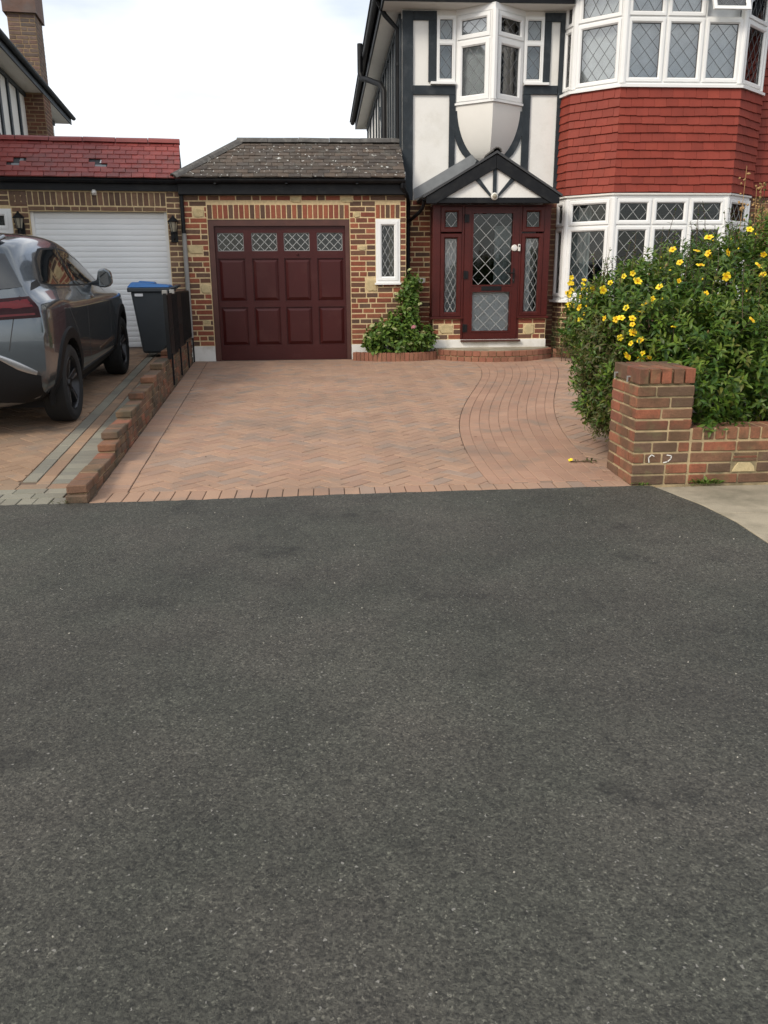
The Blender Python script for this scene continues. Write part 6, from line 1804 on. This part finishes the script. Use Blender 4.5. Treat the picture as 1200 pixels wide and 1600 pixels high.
FLOWERS = [(2.05, 6.37, 1.22), (2.12, 6.15, 1.28), (1.96, 6.33, 1.1), (1.95, 6.28, 1.01), (2.15, 5.86, 1.11), (2.09, 5.89, 1.03), (2.12, 5.86, 1.04), (2.17, 5.81, 1.03), (2.3, 5.79, 1.16), (2.26, 5.79, 1.13), (2.23, 5.78, 1.08), (2.24, 5.96, 1.28), (2.37, 5.84, 1.25), (2.57, 6.02, 1.41), (2.58, 6.17, 1.51), (2.53, 5.9, 1.29), (2.69, 6.01, 1.49), (2.74, 5.95, 1.47), (2.76, 5.94, 1.47), (2.79, 6.07, 1.58), (2.69, 5.8, 1.2), (2.44, 5.7, 0.98), (3.08, 5.76, 1.33), (3.05, 5.79, 1.39), (3.12, 5.87, 1.47), (2.89, 5.91, 1.49), (2.82, 5.79, 1.32), (2.83, 5.41, 1.03), (2.24, 5.77, 0.89), (2.18, 5.82, 0.86), (2.15, 5.78, 0.78), (2.27, 5.8, 0.79), (2.26, 5.84, 0.75), (2.32, 5.81, 0.76), (2.17, 5.8, 0.99), (2.03, 6.04, 0.88), (2.12, 5.87, 0.9), (2.04, 5.99, 1.03), (1.95, 6.42, 1.11), (2.2, 6.12, 1.32), (2.19, 5.8, 0.94), (2.68, 5.91, 1.39), (2.08, 6.19, 1.23), (2.27, 6.1, 1.35), (3.12, 6.13, 1.64)]
pm_ = MB()
for k_ in range(5):      # a five-petalled cup
    a = R(72 * k_); ca, sa = math.cos(a), math.sin(a)
    def pp2(r, w, z): return (r * ca - w * sa, r * sa + w * ca, z)
    vs = [pp2(.003, -.003, 0), pp2(.003, .003, 0), pp2(.015, .011, .006), pp2(.015, -.011, .006), pp2(.027, .014, .009), pp2(.027, -.014, .012), pp2(.034, .006, .007), pp2(.034, -.007, .010)]
    pm_.add(vs, [(0, 3, 2, 1), (3, 5, 4, 2), (5, 7, 6, 4)])
fme = pm_.mesh('petals')
sm_ = MB()
for k_ in range(14):
    a = R(137.5 * k_); r_ = .004 + .0008 * k_; sm_.tube([(r_ * .3 * math.cos(a), r_ * .3 * math.sin(a), 0), (r_ * math.cos(a), r_ * math.sin(a), .016)], .0012, 3)
sme_ = sm_.mesh('stamens')
for i, p in enumerate(FLOWERS):
    p = Vector(p); d = Vector((-.3, -.7, .35)) + Vector((RNG.normal() * .6, RNG.normal() * .4, RNG.normal() * .5))
    d.normalize(); c = p + Vector((0, -.05, .015)) * RNG.uniform(.4, 1.3)
    e = d.to_track_quat('Z', 'Y').to_euler(); sc = RNG.uniform(.58, 1.05)
    f = piece('flower', fme, 'petal', hyp, c, e, (sc, sc, sc))
    o = bpy.data.objects.new('stamens', sme_); 
    if not sme_.materials: sme_.materials.append(MT['stamen'])
    COL.objects.link(o); o.parent = f; OFF[o] = c
    q = MB(); q.tube([c - d * .004, c - d * .07 - Vector((0, 0, .01)), c - d * .13 + Vector((0, .03, -.04))], [.002, .002, .002], 4); q.build('flower_stalk', 'stem', hyp)
bd = MB(); bd.lathe([(0, -.008), (.005, -.004), (.006, .002), (.003, .009), (0, .011)], (0, 0, 0), n=6); bme = bd.mesh('bud')
RNG.shuffle(tips)
for (p, d) in [t for t in tips if t[0][1] < 6.4 and t[0][2] > .7][:110]:
    piece('bud', bme, 'bud' if RNG.random() > .4 else 'petal', hyp, Vector(p), Vector(d).to_track_quat('Z', 'Y').to_euler(), (1, 1, 1) if RNG.random() > .3 else (1.4, 1.4, 1.4))

# --- hydrangea by the garage window
hyd = thing('hydrangea', (1.05, 12.42, .245), 'green hydrangea with pale buds in the curved brick planter', 'shrub')
EH = [((1.0, 12.38, .47), (.40, .22, .25)), ((1.42, 12.36, .47), (.22, .17, .19)), ((.78, 12.36, .41), (.18, .16, .17)), ((1.14, 12.40, .66), (.27, .17, .20)), ((1.26, 12.44, .95), (.13, .10, .22)), ((1.31, 12.45, 1.24), (.13, .10, .15)), ((1.2, 12.42, 1.08), (.08, .06, .09))]
P, D, U, L, W, tips = shoots(EH, 470, RNG, pairs=(2, 4), slen=(.08, .16), ll=(.055, .09), ww=.58, upb=.5, jit=.4)
leaf_mesh('foliage', P, D, U, L, W, 'leaf_y', hyd, fold=.12, droop=.25)
P, D, U, L, W, _ = shoots([(e[0], tuple(.7 * v for v in e[1])) for e in EH], 110, RNG, pairs=(2, 4), ll=(.07, .10), ww=.6, lo=.4)
leaf_mesh('inner_foliage', P, D, U, L, W, 'leaf_y', hyd, fold=.12, droop=.25)
for k_ in range(14):
    a = RNG.uniform(0, 6.28); e = EH[k_ % 6]; q = MB(); q.tube([(1.05 + .14 * math.cos(a), 12.40 + .06 * math.sin(a), .24), (1.05 * .5 + e[0][0] * .5, 12.4, .4), e[0]], [.008, .006, .004], 5); q.build('stem', 'stem', hyd)
# flower heads: clusters of florets
fl_m = MB(); r0 = random.Random(5)
for k_ in range(38):
    th_, ph_ = r0.uniform(0, 6.28), math.acos(r0.uniform(-.1, 1)); c = Vector((math.sin(ph_) * math.cos(th_), math.sin(ph_) * math.sin(th_), math.cos(ph_) * .5)) * .042
    n_ = (c + Vector((0, 0, .03))).normalized(); a_ = n_.orthogonal().normalized(); b_ = n_.cross(a_)
    for j in range(4):
        t_ = j * math.pi / 2 + th_; o1 = a_ * math.cos(t_) + b_ * math.sin(t_); o2 = a_ * math.cos(t_ + .8) + b_ * math.sin(t_ + .8)
        fl_m.add([c, c + o1 * .011, c + (o1 + o2) * .011 + n_ * .002, c + o2 * .011], [(0, 1, 2, 3)])
hme = fl_m.mesh('flower_head')
cand = [t for t in tips if t[1][1] < .2 and t[1][2] > .25]
RNG.shuffle(cand); used = []
for (p, d) in cand:
    if all(np.linalg.norm(p - u_) > .12 for u_ in used): used.append(p)
    if len(used) >= 20: break
for i, p in enumerate(used): piece('flower_head', hme, 'bloom_pink' if i in (3,) else 'bloom', hyd, Vector(p) + Vector((0, -.03, .03)), (R(25), RNG.uniform(-.3, .3), RNG.uniform(0, 6)), (.8, .8, .8))

# --- low fine-leaved bush between the porch and the bay
fb_ = thing('low_bush', (3.8, 12.3, .2), 'low fine-leaved green bush between the front step and bay window', 'shrub')
EB = [((3.72, 12.32, .46), (.30, .24, .34)), ((4.05, 12.1, .50), (.32, .3, .36)), ((3.85, 12.25, .78), (.22, .2, .24))]
P, D, U, L, W, _ = shoots(EB, 620, RNG, pairs=(5, 8), slen=(.1, .2), ll=(.022, .036), ww=.2, upb=.9, jit=.25, spread=.6)
leaf_mesh('foliage', P, D, U, L, W, 'leaf_f', fb_, fold=.1)
P, D, U, L, W, _ = shoots([(e[0], tuple(.75 * v for v in e[1])) for e in EB], 300, RNG, pairs=(4, 6), ll=(.03, .045), ww=.3, lo=.3)
leaf_mesh('inner_foliage', P, D, U, L, W, 'leaf_f', fb_)
for k_ in range(6):
    q = MB(); q.tube([(3.85, 12.28, .18), (3.7 + k_ * .08, 12.25, .45), (3.6 + k_ * .1, 12.22, .8)], [.008, .006, .003], 5); q.build('stem', 'stem', fb_)
# --- tall yellow-tipped sprays in front of the bay's left light
ys_ = thing('yellow_spray', (3.62, 11.9, .16), 'slender plant with yellow flower sprays at the corner of the bay', 'plant')
P, D, U, L, W = [], [], [], [], []
for k_ in range(9):
    bx = 3.52 + .03 * k_ + RNG.normal() * .02; tx, tz = bx + RNG.normal() * .10, RNG.uniform(1.0, 1.42)
    q = MB(); q.tube([(bx, 11.95, .12), ((bx + tx) / 2, 11.9, tz * .6), (tx, 11.86, tz)], [.006, .004, .002], 5); q.build('stem', 'stem', ys_)
    for j in range(22):
        t_ = RNG.uniform(.25, 1); a = RNG.uniform(0, 6.28); p = np.array((bx + (tx - bx) * t_, 11.95 - .09 * t_, .12 + (tz - .12) * t_))
        P.append(p); D.append(np.array((math.cos(a), math.sin(a), .5))); U.append(np.array((0, 0, 1.))); l_ = RNG.uniform(.035, .06); L.append(l_); W.append(l_ * .4)
    for j in range(4):
        t_ = RNG.uniform(.75, 1.0); c = Vector((bx + (tx - bx) * t_ + RNG.normal() * .02, 11.93 - .09 * t_, .12 + (tz - .12) * t_))
        piece('flower', fme, 'petal', ys_, c, (R(60) + RNG.normal() * .3, RNG.normal() * .4, 0), (1.1, 1.1, 1.1))
leaf_mesh('foliage', P, D, U, L, W, 'leaf_o', ys_)
# --- dry seed stems at the right
dry = thing('dry_plant', (3.75, 6.3, .1), 'tall dry straw-coloured seed stems rising behind the shrub at the right', 'plant')
hdm = MB(); hdm.lathe([(0, -.012), (.007, -.006), (.009, .002), (.004, .01), (0, .012)], (0, 0, 0), n=6); hm = hdm.mesh('seed_head')
for k_ in range(14):
    bx, by = 3.42 + .045 * k_ + RNG.normal() * .02, 6.75 + RNG.normal() * .06; tx = bx + RNG.normal() * .10 - .05; tz = RNG.uniform(1.85, 2.22)
    pts = [(bx, by, .1), (bx + (tx - bx) * .3, by, 1.0), (bx + (tx - bx) * .7, by - .02, 1.6), (tx, by - .05, tz)]
    q = MB(); q.tube(pts, [.005, .004, .003, .002], 5); q.build('stem', 'straw', dry)
    for j in range(16):
        t_ = RNG.uniform(.55, 1); z_ = 1.25 + (tz - 1.25) * t_; x_ = bx + (tx - bx) * (z_ / tz)
        piece('seed_head', hm, 'straw', dry, Vector((x_ + RNG.normal() * .018, by - .04 + RNG.normal() * .015, z_)), (RNG.normal(), RNG.normal(), 0), (1, 1, RNG.uniform(.8, 1.6)))

# --- weeds in the joint at the pillar foot, fallen sprig and litter on the drive
def weed(x, y, z, n, label, ll=(.03, .05), spread=.05, mat_='leaf_y'):
    t = thing('weed', (x, y, z), label, 'weed')
    P, D, U, L, W = [], [], [], [], []
    for k_ in range(n):
        a = RNG.uniform(0, 6.28); r_ = RNG.uniform(0, spread); l_ = RNG.uniform(*ll)
        P.append((x + r_ * math.cos(a) * 1.8, y + r_ * math.sin(a) * .5, z + RNG.uniform(0, .018))); D.append((math.cos(a), math.sin(a) * .7, RNG.uniform(.2, 1.1))); U.append((0, 0, 1.)); L.append(l_); W.append(l_ * .4)
    leaf_mesh('leaves', P, D, U, L, W, mat_, t)
weed(2.50, 5.075, .0, 70, 'small green weed tuft growing at the foot of the low garden wall', spread=.06)
weed(2.07, 5.09, -.002, 26, 'tiny weed in the joint at the pillar corner', ll=(.015, .03), spread=.03)
weed(-1.64, 4.99, -.004, 30, 'tiny moss tuft at the left foot of the dividing wall', ll=(.012, .022), spread=.04, mat_='leaf_o')
fs_ = thing('fallen_sprig', (1.88, 5.75, .016), 'fallen leafy sprig with a yellow flower lying on the drive by the pillar', 'sprig')
q = MB(); q.tube([(1.78, 5.78, .022), (1.88, 5.75, .025), (1.98, 5.76, .03)], .003, 4); q.build('stem', 'stem', fs_)
P = [(1.80 + .014 * k_, 5.77 - .002 * k_, .026) for k_ in range(13)]; D = [(RNG.normal() * .6, RNG.normal(), .15) for _ in P]
leaf_mesh('leaves', P, D, [(0, 0, 1.)] * len(P), [.045] * len(P), [.016] * len(P), 'leaf_o', fs_)
piece('flower', fme, 'petal', fs_, Vector((1.79, 5.77, .032)), (.3, -.4, 0), (.55, .55, .55))
# scattered grit and dry leaf bits
gr = MB(); g0 = random.Random(77)
for k_ in range(330):
    if k_ < 120: x, y = g0.uniform(-1.8, 2.2), g0.uniform(1.1, 4.95)
    else: x = g0.uniform(-3.2, 2.1); y = tar_edge(x) - abs(g0.gauss(0, .06)) - .01
    r_ = g0.uniform(.0015, .0038) * (1 if y < 3 else 1.4); a = g0.uniform(0, 3)
    c, s = math.cos(a) * r_, math.sin(a) * r_
    gr.add([(x + c, y + s, -.0045), (x - s, y + c, -.0045), (x - c, y - s, -.0045), (x + s, y - c, -.0045), (x + c * .4, y + s * .4, -.004 + r_), (x - c * .3, y - s * .4, -.004 + r_ * .8)],
           [(0, 1, 4), (1, 5, 4), (1, 2, 5), (2, 3, 5), (3, 4, 5), (3, 0, 4)])
gr.build('grit', mat('pale_grit', (.33, .31, .26), .9, .3, 40), None, kind='stuff', label='pale grit and chippings scattered on the tarmac', cat='grit')
lt = MB()
for k_ in range(60):
    x, y = g0.uniform(-1.3, 3.3), g0.uniform(5.3, 12.2); r_ = g0.uniform(.006, .016); a = g0.uniform(0, 6); z = zd(0, y) + .0035
    c, s = math.cos(a), math.sin(a)
    lt.add([(x - c * r_, y - s * r_, z), (x - s * r_ * .4, y + c * r_ * .4, z + .003), (x + c * r_, y + s * r_, z + .001), (x + s * r_ * .4, y - c * r_ * .4, z + .002)], [(0, 1, 2, 3)])
lt.build('leaf_litter', mat('dry_leaf', (.10, .06, .03), .9, .3, 20), None, kind='stuff', label='tiny dry leaf bits scattered over the drive', cat='litter')
